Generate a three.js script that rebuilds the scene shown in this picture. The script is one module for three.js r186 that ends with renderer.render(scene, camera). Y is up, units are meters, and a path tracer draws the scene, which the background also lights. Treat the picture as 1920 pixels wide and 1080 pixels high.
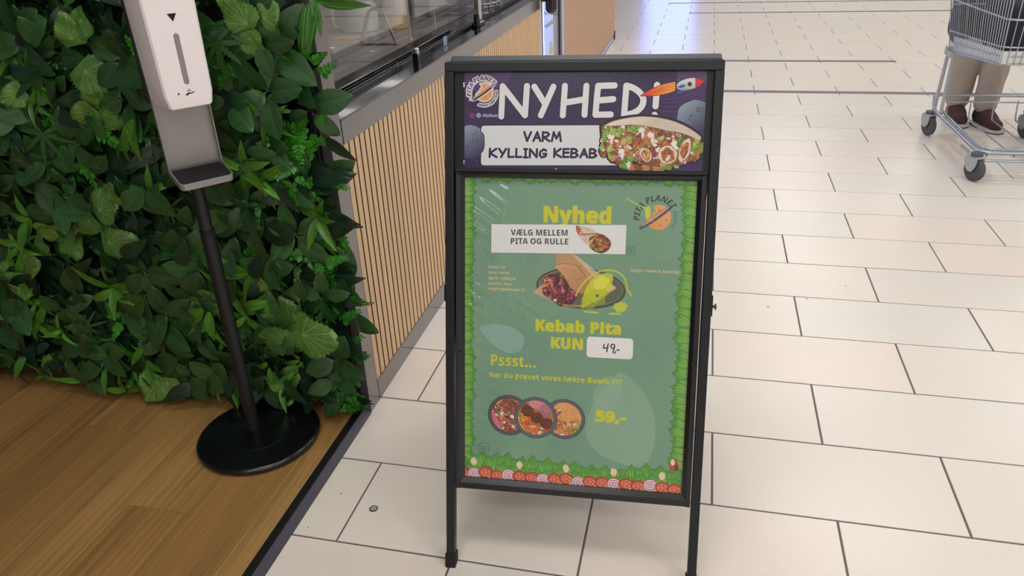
import * as THREE from 'three';
import { mergeGeometries, toCreasedNormals } from 'three/addons/utils/BufferGeometryUtils.js';
import { RoundedBoxGeometry } from 'three/addons/geometries/RoundedBoxGeometry.js';
import { RectAreaLightUniformsLib } from 'three/addons/lights/RectAreaLightUniformsLib.js';
import { MarchingCubes } from 'three/addons/objects/MarchingCubes.js';
import { ImprovedNoise } from 'three/addons/math/ImprovedNoise.js';

// ------------------------------------------------------------ camera, light, exposure
const scene = new THREE.Scene();
scene.background = new THREE.Color(0x0b0b0c);
const camera = new THREE.PerspectiveCamera(41.119, 16 / 9, 0.05, 60);
camera.rotation.order = 'YXZ';
camera.position.set(-0.1006, 1.40095, 1.55585);
camera.rotation.set(-0.471827, 0.250909, -0.0451216);
scene.add(camera);
const renderer = new THREE.WebGLRenderer({ antialias: true });
renderer.toneMapping = THREE.LinearToneMapping;
renderer.toneMappingExposure = 1.0;
renderer.shadowMap.enabled = true;
RectAreaLightUniformsLib.init();
const CEILING = 3.8, LAMP_RADIANCE = 6.0;
const LAMP_SIZE = [1.2, 0.6];
const LAMPS = [];                                        // rows of ceiling panels along the walkway
for (const x of [-0.75, 1.45, 4.0]) for (const z of [5.6, 3.2, 0.8, -1.6, -4.0, -6.4, -8.8, -11.2, -13.6]) LAMPS.push([x, z]);

// ------------------------------------------------------------ helpers
let seed = 20240611;
const rnd = () => { seed = (seed + 0x6d2b79f5) | 0; let t = Math.imul(seed ^ (seed >>> 15), 1 | seed); t = (t + Math.imul(t ^ (t >>> 7), 61 | t)) ^ t; return ((t ^ (t >>> 14)) >>> 0) / 4294967296; };
const rr = (a, b) => a + (b - a) * rnd();
const pick = (a) => a[Math.floor(rnd() * a.length)];
const noise = new ImprovedNoise();
const used = new Map();
function numbered(name) { const n = used.get(name) ?? 0; used.set(name, n + 1); return n ? `${name}_${String(n).padStart(3, '0')}` : name; }
function thing(name, label, category, [x, y, z] = [0, 0, 0], turn = 0, group) {
  const o = new THREE.Group(); o.name = numbered(name); scene.add(o);
  o.position.set(x, y, z); o.rotation.y = turn; o.userData = { label, category };
  if (group) o.userData.group = group;
  return o;
}
function struct(name) { const o = new THREE.Group(); o.name = name; o.userData.kind = 'structure'; scene.add(o); return o; }
function part(parent, name, geo, mat, label) {
  const g = Array.isArray(geo) ? merge(geo) : geo;
  const m = new THREE.Mesh(g, mat);
  const taken = parent.userData.taken ??= {}; const n = taken[name] ?? 0; taken[name] = n + 1;
  m.name = n ? `${name}_${String(n).padStart(3, '0')}` : name;
  m.castShadow = m.receiveShadow = true;
  if (label) m.userData.label = label;
  parent.add(m); return m;
}
function merge(list) {
  const all = list.map((g) => { const h = g.index ? g.toNonIndexed() : g; for (const k of Object.keys(h.attributes)) if (!['position', 'normal', 'uv'].includes(k)) h.deleteAttribute(k); return h; });
  return all.length === 1 ? all[0] : mergeGeometries(all);
}
const V = (x, y, z) => new THREE.Vector3(x, y, z);
const std = (o) => new THREE.MeshStandardMaterial(o);
const phy = (o) => new THREE.MeshPhysicalMaterial(o);
const hex = (c) => new THREE.Color(c);
function box(x0, x1, y0, y1, z0, z1, r = 0) {
  const w = x1 - x0, h = y1 - y0, d = z1 - z0;
  const g = r ? new RoundedBoxGeometry(w, h, d, 2, Math.min(r, w / 2.01, h / 2.01, d / 2.01)) : new THREE.BoxGeometry(w, h, d);
  return g.translate((x0 + x1) / 2, (y0 + y1) / 2, (z0 + z1) / 2);
}
function rod(a, b, r, seg = 10, r2 = r) {
  const d = b.clone().sub(a), g = new THREE.CylinderGeometry(r2, r, d.length(), seg);
  g.applyQuaternion(new THREE.Quaternion().setFromUnitVectors(V(0, 1, 0), d.clone().normalize()));
  return g.translate((a.x + b.x) / 2, (a.y + b.y) / 2, (a.z + b.z) / 2);
}
function bent(pts, r, bend = 0.03, seg = 8, closed = false) {   // a tube through straight runs with rounded bends
  const path = new THREE.CurvePath(), n = pts.length;
  const at = (i) => pts[(i + n) % n];
  let from = closed ? at(0).clone().lerp(at(1), 0.5) : pts[0].clone();
  const last = closed ? n : n - 2;
  for (let i = 1; i <= last; i++) {
    const c = at(i), p = at(i - 1), q = at(i + 1), b = Math.min(bend, c.distanceTo(p) * 0.45, c.distanceTo(q) * 0.45);
    const s = c.clone().add(p.clone().sub(c).setLength(b)), e = c.clone().add(q.clone().sub(c).setLength(b));
    path.add(new THREE.LineCurve3(from, s)); path.add(new THREE.QuadraticBezierCurve3(s, c.clone(), e)); from = e;
  }
  path.add(new THREE.LineCurve3(from, closed ? at(0).clone().lerp(at(1), 0.5) : pts[n - 1].clone()));
  let len = 0; for (let i = 1; i < n; i++) len += at(i).distanceTo(at(i - 1));
  return new THREE.TubeGeometry(path, Math.max(16, Math.ceil(path.curves.length * 5 + len * 8)), r, seg, false);
}
function uvMetres(g, du = 0, dv = 0, swap = false) {            // texture coordinates in metres by the side each face looks to
  const p = g.attributes.position, n = g.attributes.normal, uv = new Float32Array(p.count * 2);
  for (let i = 0; i < p.count; i++) {
    const ax = Math.abs(n.getX(i)), ay = Math.abs(n.getY(i)), az = Math.abs(n.getZ(i));
    let u, v;
    if (ay >= ax && ay >= az) { u = p.getX(i); v = p.getZ(i); } else if (ax >= az) { u = p.getZ(i); v = p.getY(i); } else { u = p.getX(i); v = p.getY(i); }
    uv[2 * i] = (swap ? v : u) + du; uv[2 * i + 1] = (swap ? u : v) + dv;
  }
  g.setAttribute('uv', new THREE.BufferAttribute(uv, 2)); return g;
}
function canvas(w, h, paint) { const c = document.createElement('canvas'); c.width = w; c.height = h; paint(c.getContext('2d'), w, h); return c; }
function tex(c, srgb = true, rep) {
  const t = new THREE.CanvasTexture(c); if (srgb) t.colorSpace = THREE.SRGBColorSpace;
  t.wrapS = t.wrapT = rep ? THREE.RepeatWrapping : THREE.ClampToEdgeWrapping; if (rep) t.repeat.set(...rep); t.anisotropy = 8; return t;
}
function pixelTex(w, h, f, srgb = true, rep) {
  return tex(canvas(w, h, (c) => { const im = c.createImageData(w, h); for (let y = 0; y < h; y++) for (let x = 0; x < w; x++) { const v = f(x / w, y / h), i = 4 * (y * w + x); im.data[i] = v[0]; im.data[i + 1] = v[1]; im.data[i + 2] = v[2]; im.data[i + 3] = 255; } c.putImageData(im, 0, 0); }), srgb, rep);
}
const loopNoise = (u, v, fu, fv, s) => {       // tiling noise on a torus-like blend
  const a = noise.noise(u * fu, v * fv, s), b = noise.noise((u - 1) * fu, v * fv, s), c = noise.noise(u * fu, (v - 1) * fv, s), d = noise.noise((u - 1) * fu, (v - 1) * fv, s);
  const wu = u * u * (3 - 2 * u), wv = v * v * (3 - 2 * v);
  return (a * (1 - wu) + b * wu) * (1 - wv) + (c * (1 - wu) + d * wu) * wv;
};

// ------------------------------------------------------------ common materials
const M = {
  black: std({ color: hex('#101318'), roughness: 0.4 }),
  blackMatt: std({ color: hex('#101113'), roughness: 0.75 }),
  blackGloss: phy({ color: hex('#0a0b0e'), roughness: 0.12, clearcoat: 0.6, clearcoatRoughness: 0.08 }),
  rubber: std({ color: hex('#1b1b1d'), roughness: 0.8 }),
  chrome: std({ color: hex('#c9cbcd'), roughness: 0.16, metalness: 1 }),
  zinc: std({ color: hex('#b4bdc6'), roughness: 0.28, metalness: 0.85 }),
  steel: std({ color: hex('#9c9894'), roughness: 0.38, metalness: 0.9 }),
  white: std({ color: hex('#eceae8'), roughness: 0.45 }),
  grout: std({ color: hex('#6a6160'), roughness: 0.9 }),
};

// ------------------------------------------------------------ floor of cream tiles, each tile a piece
const tileMap = (tint, s) => pixelTex(256, 256, (u, v) => {
  const a = loopNoise(u, v, 3, 3, s), b = loopNoise(u, v, 11, 11, s + 5), c = loopNoise(u, v, 60, 60, s + 9), k = 1 + 0.012 * a + 0.005 * b + 0.008 * c, w = 0.012 * loopNoise(u, v, 2, 2, s + 20);
  return [tint[0] * k * (1 + w), tint[1] * k, tint[2] * k * (1 - w)];
}, true, [0.8, 0.8]);
const tileRough = pixelTex(128, 128, (u, v) => { const a = 128 + 5 * loopNoise(u, v, 3, 3, 3) + 5 * loopNoise(u, v, 31, 31, 8); return [a, a, a]; }, false, [1, 1]);
const tileMats = [[227, 219, 210], [228, 221, 211], [225, 220, 212], [229, 219, 209], [226, 220, 209]].map((t, i) => std({ map: tileMap(t, i * 7.3 + 1), roughnessMap: tileRough, roughness: 0.52 }));
const floor = struct('floor');
const TW = 0.6, TH = 0.3, GAP = 0.0052;
function tileGeo(w, d) {                                   // a tile with a small worn edge all round
  const e = 0.0012, s = [[-w / 2, 0 - e, -d / 2], [w / 2, 0 - e, -d / 2], [w / 2, 0 - e, d / 2], [-w / 2, 0 - e, d / 2]];
  const top = [[-w / 2 + e, 0, -d / 2 + e], [w / 2 - e, 0, -d / 2 + e], [w / 2 - e, 0, d / 2 - e], [-w / 2 + e, 0, d / 2 - e]], low = s.map((p) => [p[0], -0.009, p[2]]);
  const f = []; const quad = (a, b, c, d2) => f.push(...a, ...b, ...c, ...a, ...c, ...d2);
  quad(top[3], top[2], top[1], top[0]);
  for (let i = 0; i < 4; i++) { const j = (i + 1) % 4; quad(top[i], top[j], s[j], s[i]); quad(s[i], s[j], low[j], low[i]); }
  const g = new THREE.BufferGeometry(); g.setAttribute('position', new THREE.Float32BufferAttribute(f, 3)); g.computeVertexNormals(); return g;
}
const tileVariants = [0, 1, 2].map((i) => uvMetres(tileGeo(TW - GAP, TH - GAP), i * 0.37, i * 0.53));
camera.updateMatrixWorld(true);
const view = new THREE.Frustum().setFromProjectionMatrix(new THREE.Matrix4().multiplyMatrices(new THREE.Matrix4().copy(camera.projectionMatrix), camera.matrixWorld.clone().invert()));
const rest = [];
for (let k = -22; k < 60; k++) {
  const zc = -TH * (k + 0.5), shift = (((k % 2) + 2) % 2) * 0.5;
  for (let j = -16; j < 12; j++) {
    const xa = (j + shift) * TW, xb = xa + TW;
    let x0 = xa, x1 = xb;
    if (zc > -7.05) { if (x1 < -1.0) continue; x0 = Math.max(x0, -1.03); }          // the kiosk stands left of here
    if (x1 - x0 < 0.03 || x0 < -4.4 || x1 > 6.75) continue;
    const cut = x1 - x0 < TW - 0.001, cx = (x0 + x1) / 2;
    const seen = zc > -10.3 && view.intersectsSphere(new THREE.Sphere(V(cx, 0, zc), 0.3));
    if (seen) {
      const g = cut ? uvMetres(tileGeo(x1 - x0 - GAP, TH - GAP), rnd(), rnd()) : pick(tileVariants);
      const t = part(floor, 'tile', g, pick(tileMats)); t.position.set(cx, rr(-0.0004, 0.0003), zc);
    } else rest.push(uvMetres(tileGeo(x1 - x0 - GAP, TH - GAP), j * 0.3, k * 0.7).translate(cx, 0, zc));
  }
}
part(floor, 'outer_tiles', rest, tileMats[0]).userData.kind = 'stuff';
part(floor, 'grout_bed', box(-4.6, 6.8, -0.12, -0.0022, -18.2, 6.8), M.grout);
const jointMat = std({ color: hex('#6f6b70'), roughness: 0.6 });
for (const [x0, x1, z, w] of [[-0.99, 1.52, -5.782, 0.075], [-0.99, 5.6, -4.59, 0.075], [-0.3, 5.6, -8.83, 0.07], [-0.6, 5.6, -9.8, 0.07]]) part(floor, 'expansion_strip', box(x0, x1, -0.012, 0.0013, z - w / 2, z + w / 2, 0.001), jointMat);
{ const p = [-0.851, 0.177]; // a small round plug set in one tile
  part(floor, 'floor_plug_ring', new THREE.CylinderGeometry(0.0115, 0.0115, 0.006, 32).translate(p[0], -0.0018, p[1]), std({ color: hex('#2b2a2c'), roughness: 0.5, metalness: 0.3 }));
  part(floor, 'floor_plug', new THREE.CylinderGeometry(0.0088, 0.0088, 0.006, 32).translate(p[0], -0.0012, p[1]), std({ color: hex('#a9a59f'), roughness: 0.5, metalness: 0.4 })); }
{ const dirt = std({ color: hex('#6d6259'), roughness: 1 });
  for (const [x, z, r] of [[0.345, -1.185, 0.004], [0.2, -1.1, 0.005], [0.86, -0.03, 0.005], [0.5, -1.32, 0.0035], [-1.0, 0.118, 0.002], [-0.96, 0.14, 0.003], [-0.99, 0.27, 0.0025]])
    part(floor, 'dirt_fleck', new THREE.SphereGeometry(r, 8, 5).scale(1, 0.12, 0.7).translate(x, 0.0004, z), dirt); }

// ------------------------------------------------------------ raised kiosk floor of oak planks
const oak = (s, t) => pixelTex(512, 1024, (u, v) => {
  const w = u + 0.06 * loopNoise(u, v, 2, 1.5, s), ring = Math.sin((w * 9 + 1.6 * loopNoise(u, v, 3, 1, s + 2)) * 6.28), fine = loopNoise(u, v, 90, 5, s + 4), mid = loopNoise(u, v, 18, 2.2, s + 7), pore = loopNoise(u, v, 160, 16, s + 11) > 0.34 ? 0.88 : 1;
  const k = (1 + 0.014 * ring + 0.13 * fine + 0.17 * mid + 0.12 * loopNoise(u, v, 2.5, 1.2, s + 15)) * pore;
  return [t[0] * k, t[1] * (k * 0.98 + 0.02), t[2] * (k * 0.95 + 0.03)];
}, true, [5.2, 0.82]);
const plankMats = [[165, 127, 77], [161, 122, 72], [168, 130, 80], [159, 120, 71]].map((t, i) => std({ map: oak(i * 3.7 + 0.4, t), roughness: 0.42 }));
const deck = struct('floor_kiosk');
part(deck, 'underlay', box(-4.4, -1.06, -0.02, 0.0035, -0.27, 6.4), M.blackMatt);
const END = { 0: 0.9, 1: 0.296, 2: 0.75, 3: 0.016, 4: 0.52, 5: 0.2, 6: 0.62 };
for (let i = -1; i < 18; i++) {
  const x0 = -1.315 - 0.18 * i, x1 = Math.min(x0 + 0.18, -1.0635);
  for (let z = (END[i] ?? 0.36 + (i * 0.37) % 0.7) - 2.44; z < 5.2; z += 1.22) {
    const a = Math.max(z, -0.27), b = z + 1.22;
    if (b - a > 0.05) part(deck, 'plank', uvMetres(box(x0 + 0.0005, x1 - 0.0005, -0.004, 0.0115, a + 0.0004, b - 0.0004, 0.0008), rnd(), rnd()), pick(plankMats));
  }
}
const edge = struct('trim_1');
{ const s = new THREE.Shape(); s.moveTo(-1.066, -0.004); s.lineTo(-1.066, 0.0125); s.lineTo(-1.062, 0.0135); s.lineTo(-1.043, 0.0128); s.lineTo(-1.041, 0.0162); s.lineTo(-1.038, 0.0165); s.lineTo(-1.019, 0.002); s.lineTo(-1.0185, 0); s.lineTo(-1.0185, -0.004); s.closePath();
  const g = new THREE.ExtrudeGeometry(s, { depth: 5.6, bevelEnabled: false }).translate(0, 0, -0.214);
  part(edge, 'edge_profile', g, std({ color: hex('#3f3e4a'), roughness: 0.5 }));
  part(edge, 'inner_lip', box(-1.0645, -1.039, 0.0105, 0.0142, -0.214, 5.38, 0.0008), std({ color: hex('#0c0c10'), roughness: 0.5 })); }

// ------------------------------------------------------------ the hall around it (only what its light needs)
const plaster = std({ color: hex('#e6e2dc'), roughness: 0.85 });
const bounds = { x0: -4.5, x1: 6.7, z0: -18, z1: 6.6 };
for (const [n, b] of [['wall_left', [bounds.x0 - 0.15, bounds.x0, 0, CEILING, bounds.z0, bounds.z1]], ['wall_right', [bounds.x1, bounds.x1 + 0.15, 0, CEILING, bounds.z0, bounds.z1]], ['wall_back', [bounds.x0 - 0.15, bounds.x1 + 0.15, 0, CEILING, bounds.z0 - 0.15, bounds.z0]], ['wall_front', [bounds.x0 - 0.15, bounds.x1 + 0.15, 0, CEILING, bounds.z1, bounds.z1 + 0.15]]]) part(struct(n), 'plaster', box(...b), n === 'wall_left' ? std({ color: hex('#8796b8'), roughness: 0.85 }) : plaster);  // left wall's blue-grey is made up, tinted to bounce cool light
part(struct('ceiling'), 'ceiling_board', box(bounds.x0 - 0.15, bounds.x1 + 0.15, CEILING, CEILING + 0.15, bounds.z0 - 0.15, bounds.z1 + 0.15), plaster);
{ const k = struct('added_canopy'); part(k, 'front_board', box(bounds.x0, -1.4, 2.6, 2.78, -0.2, bounds.z1), std({ color: hex('#c4c1be'), roughness: 0.8 })); part(k, 'inner_board', box(bounds.x0, -1.02, 2.3, 2.78, -12, -0.2), std({ color: hex('#15171d'), roughness: 0.8 })); part(struct('added_dark_wall'), 'rear_board', box(bounds.x0, bounds.x0 + 0.06, 0, 2.3, -12, -0.2), std({ color: hex('#181b24'), roughness: 0.7 })); }  // unseen canopy and dark wall, added to darken the left and counter reflections
const glow = std({ color: 0x222222, emissive: hex('#fffdfb'), emissiveIntensity: 3.2 });
LAMPS.forEach(([x, z]) => {
  const t = thing('ceiling_light', 'flush rectangular white ceiling light over the tiled walkway', 'light', [x, CEILING, z], 0, 'ceiling lights over the walkway');
  const [w, d] = LAMP_SIZE;
  part(t, 'frame', [box(-w / 2 - 0.03, w / 2 + 0.03, -0.03, 0, -d / 2 - 0.03, -d / 2), box(-w / 2 - 0.03, w / 2 + 0.03, -0.03, 0, d / 2, d / 2 + 0.03), box(-w / 2 - 0.03, -w / 2, -0.03, 0, -d / 2, d / 2), box(w / 2, w / 2 + 0.03, -0.03, 0, -d / 2, d / 2)], M.white);
  part(t, 'diffuser', box(-w / 2, w / 2, -0.02, -0.001, -d / 2, d / 2), glow);
  const l = new THREE.RectAreaLight(hex('#fffdfb'), LAMP_RADIANCE, w, d); l.position.set(x, CEILING - 0.035, z); l.rotation.x = -Math.PI / 2; l.castShadow = true; scene.add(l);
});
// a lit blue display far down the hall, mirrored in the tiles
{ const t = thing('display_screen', 'tall blue digital display standing far down the hall', 'screen', [-0.78, 0, -14]);
  part(t, 'housing', box(-0.52, 0.52, 0.12, 3.0, -0.09, -0.002, 0.01), M.black); part(t, 'foot', box(-0.5, 0.5, 0, 0.12, -0.25, 0.1, 0.01), M.black);
  part(t, 'panel', box(-0.46, 0.46, 0.2, 2.94, -0.001, 0.002), std({ color: 0x111111, emissive: hex('#6f8cff'), emissiveIntensity: 3.0 }));
  const l = new THREE.RectAreaLight(hex('#8aa2ff'), 2.0, 0.92, 2.74); l.position.set(-0.78, 1.57, -13.99); l.rotation.y = Math.PI; l.castShadow = true; scene.add(l); }

// ------------------------------------------------------------ print on the sign's sheets
function fit(c, text, x0, base, x1, size, weight, fill, stroke, lw = 0, cap) {   // text set between x0 and x1 on a baseline
  c.save(); c.font = `${weight} ${size}px sans-serif`; c.textBaseline = 'alphabetic'; c.textAlign = 'left'; c.lineJoin = 'round';
  const w = c.measureText(text).width, k = (x1 - x0) / w, ky = cap ? cap / (size * 0.714) : 1;
  c.translate(x0, base); c.scale(k, ky);
  if (stroke) { c.strokeStyle = stroke; c.lineWidth = lw; c.strokeText(text, 0, 0); }
  c.fillStyle = fill; c.fillText(text, 0, 0); c.restore();
}
function arcText(c, text, cx, cy, r, a0, a1, font, fill, stroke, lw, flip = false) {
  c.save(); c.font = font; c.textAlign = 'center'; c.textBaseline = 'middle'; c.lineJoin = 'round';
  const ws = [...text].map((ch) => c.measureText(ch).width), tot = ws.reduce((a, b) => a + b, 0); let run = 0;
  for (let pass = stroke ? 0 : 1; pass < 2; pass++) { run = 0;
    [...text].forEach((ch, i) => { const a = a0 + (a1 - a0) * (run + ws[i] / 2) / tot; run += ws[i];
      c.save(); c.translate(cx + r * Math.cos(a), cy + r * Math.sin(a)); c.rotate(a + (flip ? -Math.PI / 2 : Math.PI / 2));
      if (pass === 0) { c.strokeStyle = stroke; c.lineWidth = lw; c.strokeText(ch, 0, 0); } else { c.fillStyle = fill; c.fillText(ch, 0, 0); } c.restore(); }); }
  c.restore();
}
const HAND = {  // round-pen capitals as strokes in a unit box
  N: [[[0, 1], [0.03, 0], [0.97, 0.96], [1, 0]]], Y: [[[0, 0], [0.48, 0.56]], [[1, 0], [0.3, 1]]], H: [[[0.05, 0], [0, 1]], [[1, 0], [0.95, 1]], [[0.05, 0.56], [0.95, 0.44]]],
  E: [[[1, 0.02], [0.04, 0.04], [0, 0.98], [1, 0.96]], [[0.03, 0.48], [0.95, 0.44]]], D: [[[0.06, 0], [0.02, 0.98]], [[0.06, 0], [0.55, 0.1], [0.95, 0.42], [1, 0.62], [0.78, 0.86], [0.02, 0.98]]],
  V: [[[0, 0], [0.42, 1], [1, 0]]], A: [[[0, 1], [0.55, 0], [1, 1]], [[0.2, 0.66], [0.86, 0.62]]], R: [[[0.03, 0], [0, 1]], [[0.03, 0.03], [0.7, 0.05], [0.92, 0.26], [0.6, 0.5], [0.04, 0.55], [1, 1]]],
  M: [[[0, 1], [0.18, 0], [0.5, 0.72], [0.82, 0], [1, 1]]], K: [[[0.05, 0], [0, 1]], [[0.95, 0], [0.05, 0.55], [1, 1]]], L: [[[0.05, 0], [0, 0.97], [1, 0.95]]],
  I: [[[0.1, 0], [0.9, 0]], [[0.5, 0], [0.5, 1]], [[0, 1], [1, 1]]], G: [[[0.95, 0.16], [0.6, 0], [0.15, 0.3], [0.02, 0.66], [0.3, 0.97], [0.85, 0.86], [0.98, 0.55], [0.55, 0.55]]],
  B: [[[0.05, 0], [0, 1], [0.65, 0.97], [0.98, 0.75], [0.62, 0.5], [0.04, 0.48]], [[0.05, 0], [0.6, 0.03], [0.85, 0.22], [0.62, 0.47]]] };
function hand(c, ch, x, y, w, h) { for (const run of HAND[ch]) { c.beginPath(); run.forEach((p, i) => c[i ? 'lineTo' : 'moveTo'](x + p[0] * w, y + p[1] * h)); c.stroke(); } }
function handLine(c, text, x0, y0, x1, y1, lw, widths = {}) {
  c.lineWidth = lw; c.lineCap = c.lineJoin = 'round'; const gap = 0.34, W = { I: 0.5, M: 1.3, L: 0.75, E: 0.8, ' ': 0.55, ...widths };
  const tot = [...text].reduce((s, ch) => s + (W[ch] ?? 1) + gap, -gap), u = (x1 - x0) / tot; let x = x0;
  for (const ch of text) { const w = (W[ch] ?? 1) * u; if (ch !== ' ') hand(c, ch, x, y0, w, y1 - y0); x += w + gap * u; }
}
function blob(c, cx, cy, rx, ry, rough, seedN, rot = 0) { c.beginPath(); for (let i = 0; i <= 40; i++) { const a = i / 40 * 6.2832, k = 1 + rough * noise.noise(Math.cos(a) * 1.7, Math.sin(a) * 1.7, seedN); const x = rx * k * Math.cos(a), y = ry * k * Math.sin(a); c[i ? 'lineTo' : 'moveTo'](cx + x * Math.cos(rot) - y * Math.sin(rot), cy + x * Math.sin(rot) + y * Math.cos(rot)); } c.closePath(); }
function food(c, n, x0, y0, x1, y1, size, palette, stretch = 2.2) {   // chopped pieces inside the current clip
  for (let i = 0; i < n; i++) { const x = rr(x0, x1), y = rr(y0, y1), s = size * rr(0.5, 1.3), a = rr(0, 3.14), col = pick(palette);
    blob(c, x, y, s * rr(0.8, stretch), s * 0.7, 0.5, rr(0, 90), a); c.fillStyle = col; c.fill(); c.strokeStyle = 'rgba(50,15,5,0.35)'; c.lineWidth = size * 0.12; c.stroke();
    c.save(); c.clip(); c.fillStyle = 'rgba(255,245,225,0.28)'; c.beginPath(); c.ellipse(x - s * 0.2, y - s * 0.35, s * 0.7, s * 0.22, a, 0, 7); c.fill(); c.restore(); }
}
function lettuce(c, x, y, ang, w, h) {                     // a fan of frilled green leaf with ribs
  c.save(); c.translate(x, y); c.rotate(ang);
  const g = c.createLinearGradient(0, 0, 0, -h); g.addColorStop(0, '#8fbf5c'); g.addColorStop(0.45, '#6db043'); g.addColorStop(1, '#4f9a35');
  c.beginPath(); c.moveTo(-w * 0.3, 0);
  const n = 7; for (let i = 0; i <= n; i++) { const t = i / n, a = -2.35 + t * 1.56, r = h * (0.9 + 0.1 * Math.sin(i * 2.1)), px = Math.cos(a) * w * 0.75, py = Math.sin(a) * r; const am = a - 0.78 / n * 1.0; c.quadraticCurveTo(Math.cos(am) * w * 0.86, Math.sin(am) * r * 1.12, px, py); }
  c.lineTo(w * 0.3, 0); c.closePath(); c.fillStyle = g; c.fill(); c.strokeStyle = 'rgba(40,92,40,0.75)'; c.lineWidth = 2.2; c.stroke();
  c.strokeStyle = 'rgba(190,222,130,0.75)'; for (let i = 0; i < 6; i++) { const a = -2.2 + i / 5 * 1.26; c.lineWidth = rr(1.5, 3.5); c.beginPath(); c.moveTo(Math.cos(a) * w * 0.1, -h * 0.05); c.lineTo(Math.cos(a) * w * 0.62, Math.sin(a) * h * rr(0.6, 0.82)); c.stroke(); }
  c.strokeStyle = 'rgba(60,120,45,0.6)'; for (let i = 0; i < 5; i++) { const a = -2.08 + i / 5 * 1.26; c.lineWidth = 1.6; c.beginPath(); c.moveTo(Math.cos(a) * w * 0.2, Math.sin(a) * h * 0.2); c.lineTo(Math.cos(a) * w * 0.7, Math.sin(a) * h * 0.85); c.stroke(); }
  c.restore();
}
function planet(c, cx, cy, r, ringA, ringB, ringCol, outline) {
  c.save(); const p = new Path2D(); p.arc(cx, cy, r, -2.05, 2.85); p.quadraticCurveTo(cx - r * 0.75, cy - r * 0.02, cx - r * 0.5, cy - r * 0.12); p.quadraticCurveTo(cx - r * 0.5, cy - r * 0.42, cx - r * 0.2, cy - r * 0.48); p.quadraticCurveTo(cx - r * 0.3, cy - r * 0.72, cx - r * 0.46, cy - r * 0.89); p.closePath();
  if (outline) { c.strokeStyle = outline; c.lineWidth = r * 0.26; c.lineJoin = 'round'; c.stroke(p); }
  const g = c.createLinearGradient(cx - r, cy + r, cx + r, cy - r); g.addColorStop(0, '#e89a4e'); g.addColorStop(1, '#eeb083'); c.fillStyle = g; c.fill(p);
  c.fillStyle = '#7c3f1c'; for (const [dx, dy] of [[-0.45, 0.35], [0.2, 0.62], [0.62, 0.2], [-0.1, 0.1], [0.5, -0.3], [0.05, -0.6]]) { c.beginPath(); c.arc(cx + dx * r, cy + dy * r, r * 0.055, 0, 7); c.fill(); }
  const mx = (ringA[0] + ringB[0]) / 2, my = (ringA[1] + ringB[1]) / 2, len = Math.hypot(ringB[0] - ringA[0], ringB[1] - ringA[1]) / 2, an = Math.atan2(ringB[1] - ringA[1], ringB[0] - ringA[0]);
  c.translate(mx, my); c.rotate(an); if (outline) { c.fillStyle = outline; c.beginPath(); c.ellipse(0, 0, len * 1.08, len * 0.2, 0, 0, 7); c.fill(); }
  c.fillStyle = ringCol; c.beginPath(); c.ellipse(0, 0, len, len * 0.13, 0, 0, 7); c.fill();
  c.fillStyle = '#eaa265'; c.beginPath(); c.ellipse(0, -len * 0.045, len * 0.8, len * 0.06, 0, 0, 7); c.fill(); c.restore();
}
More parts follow.
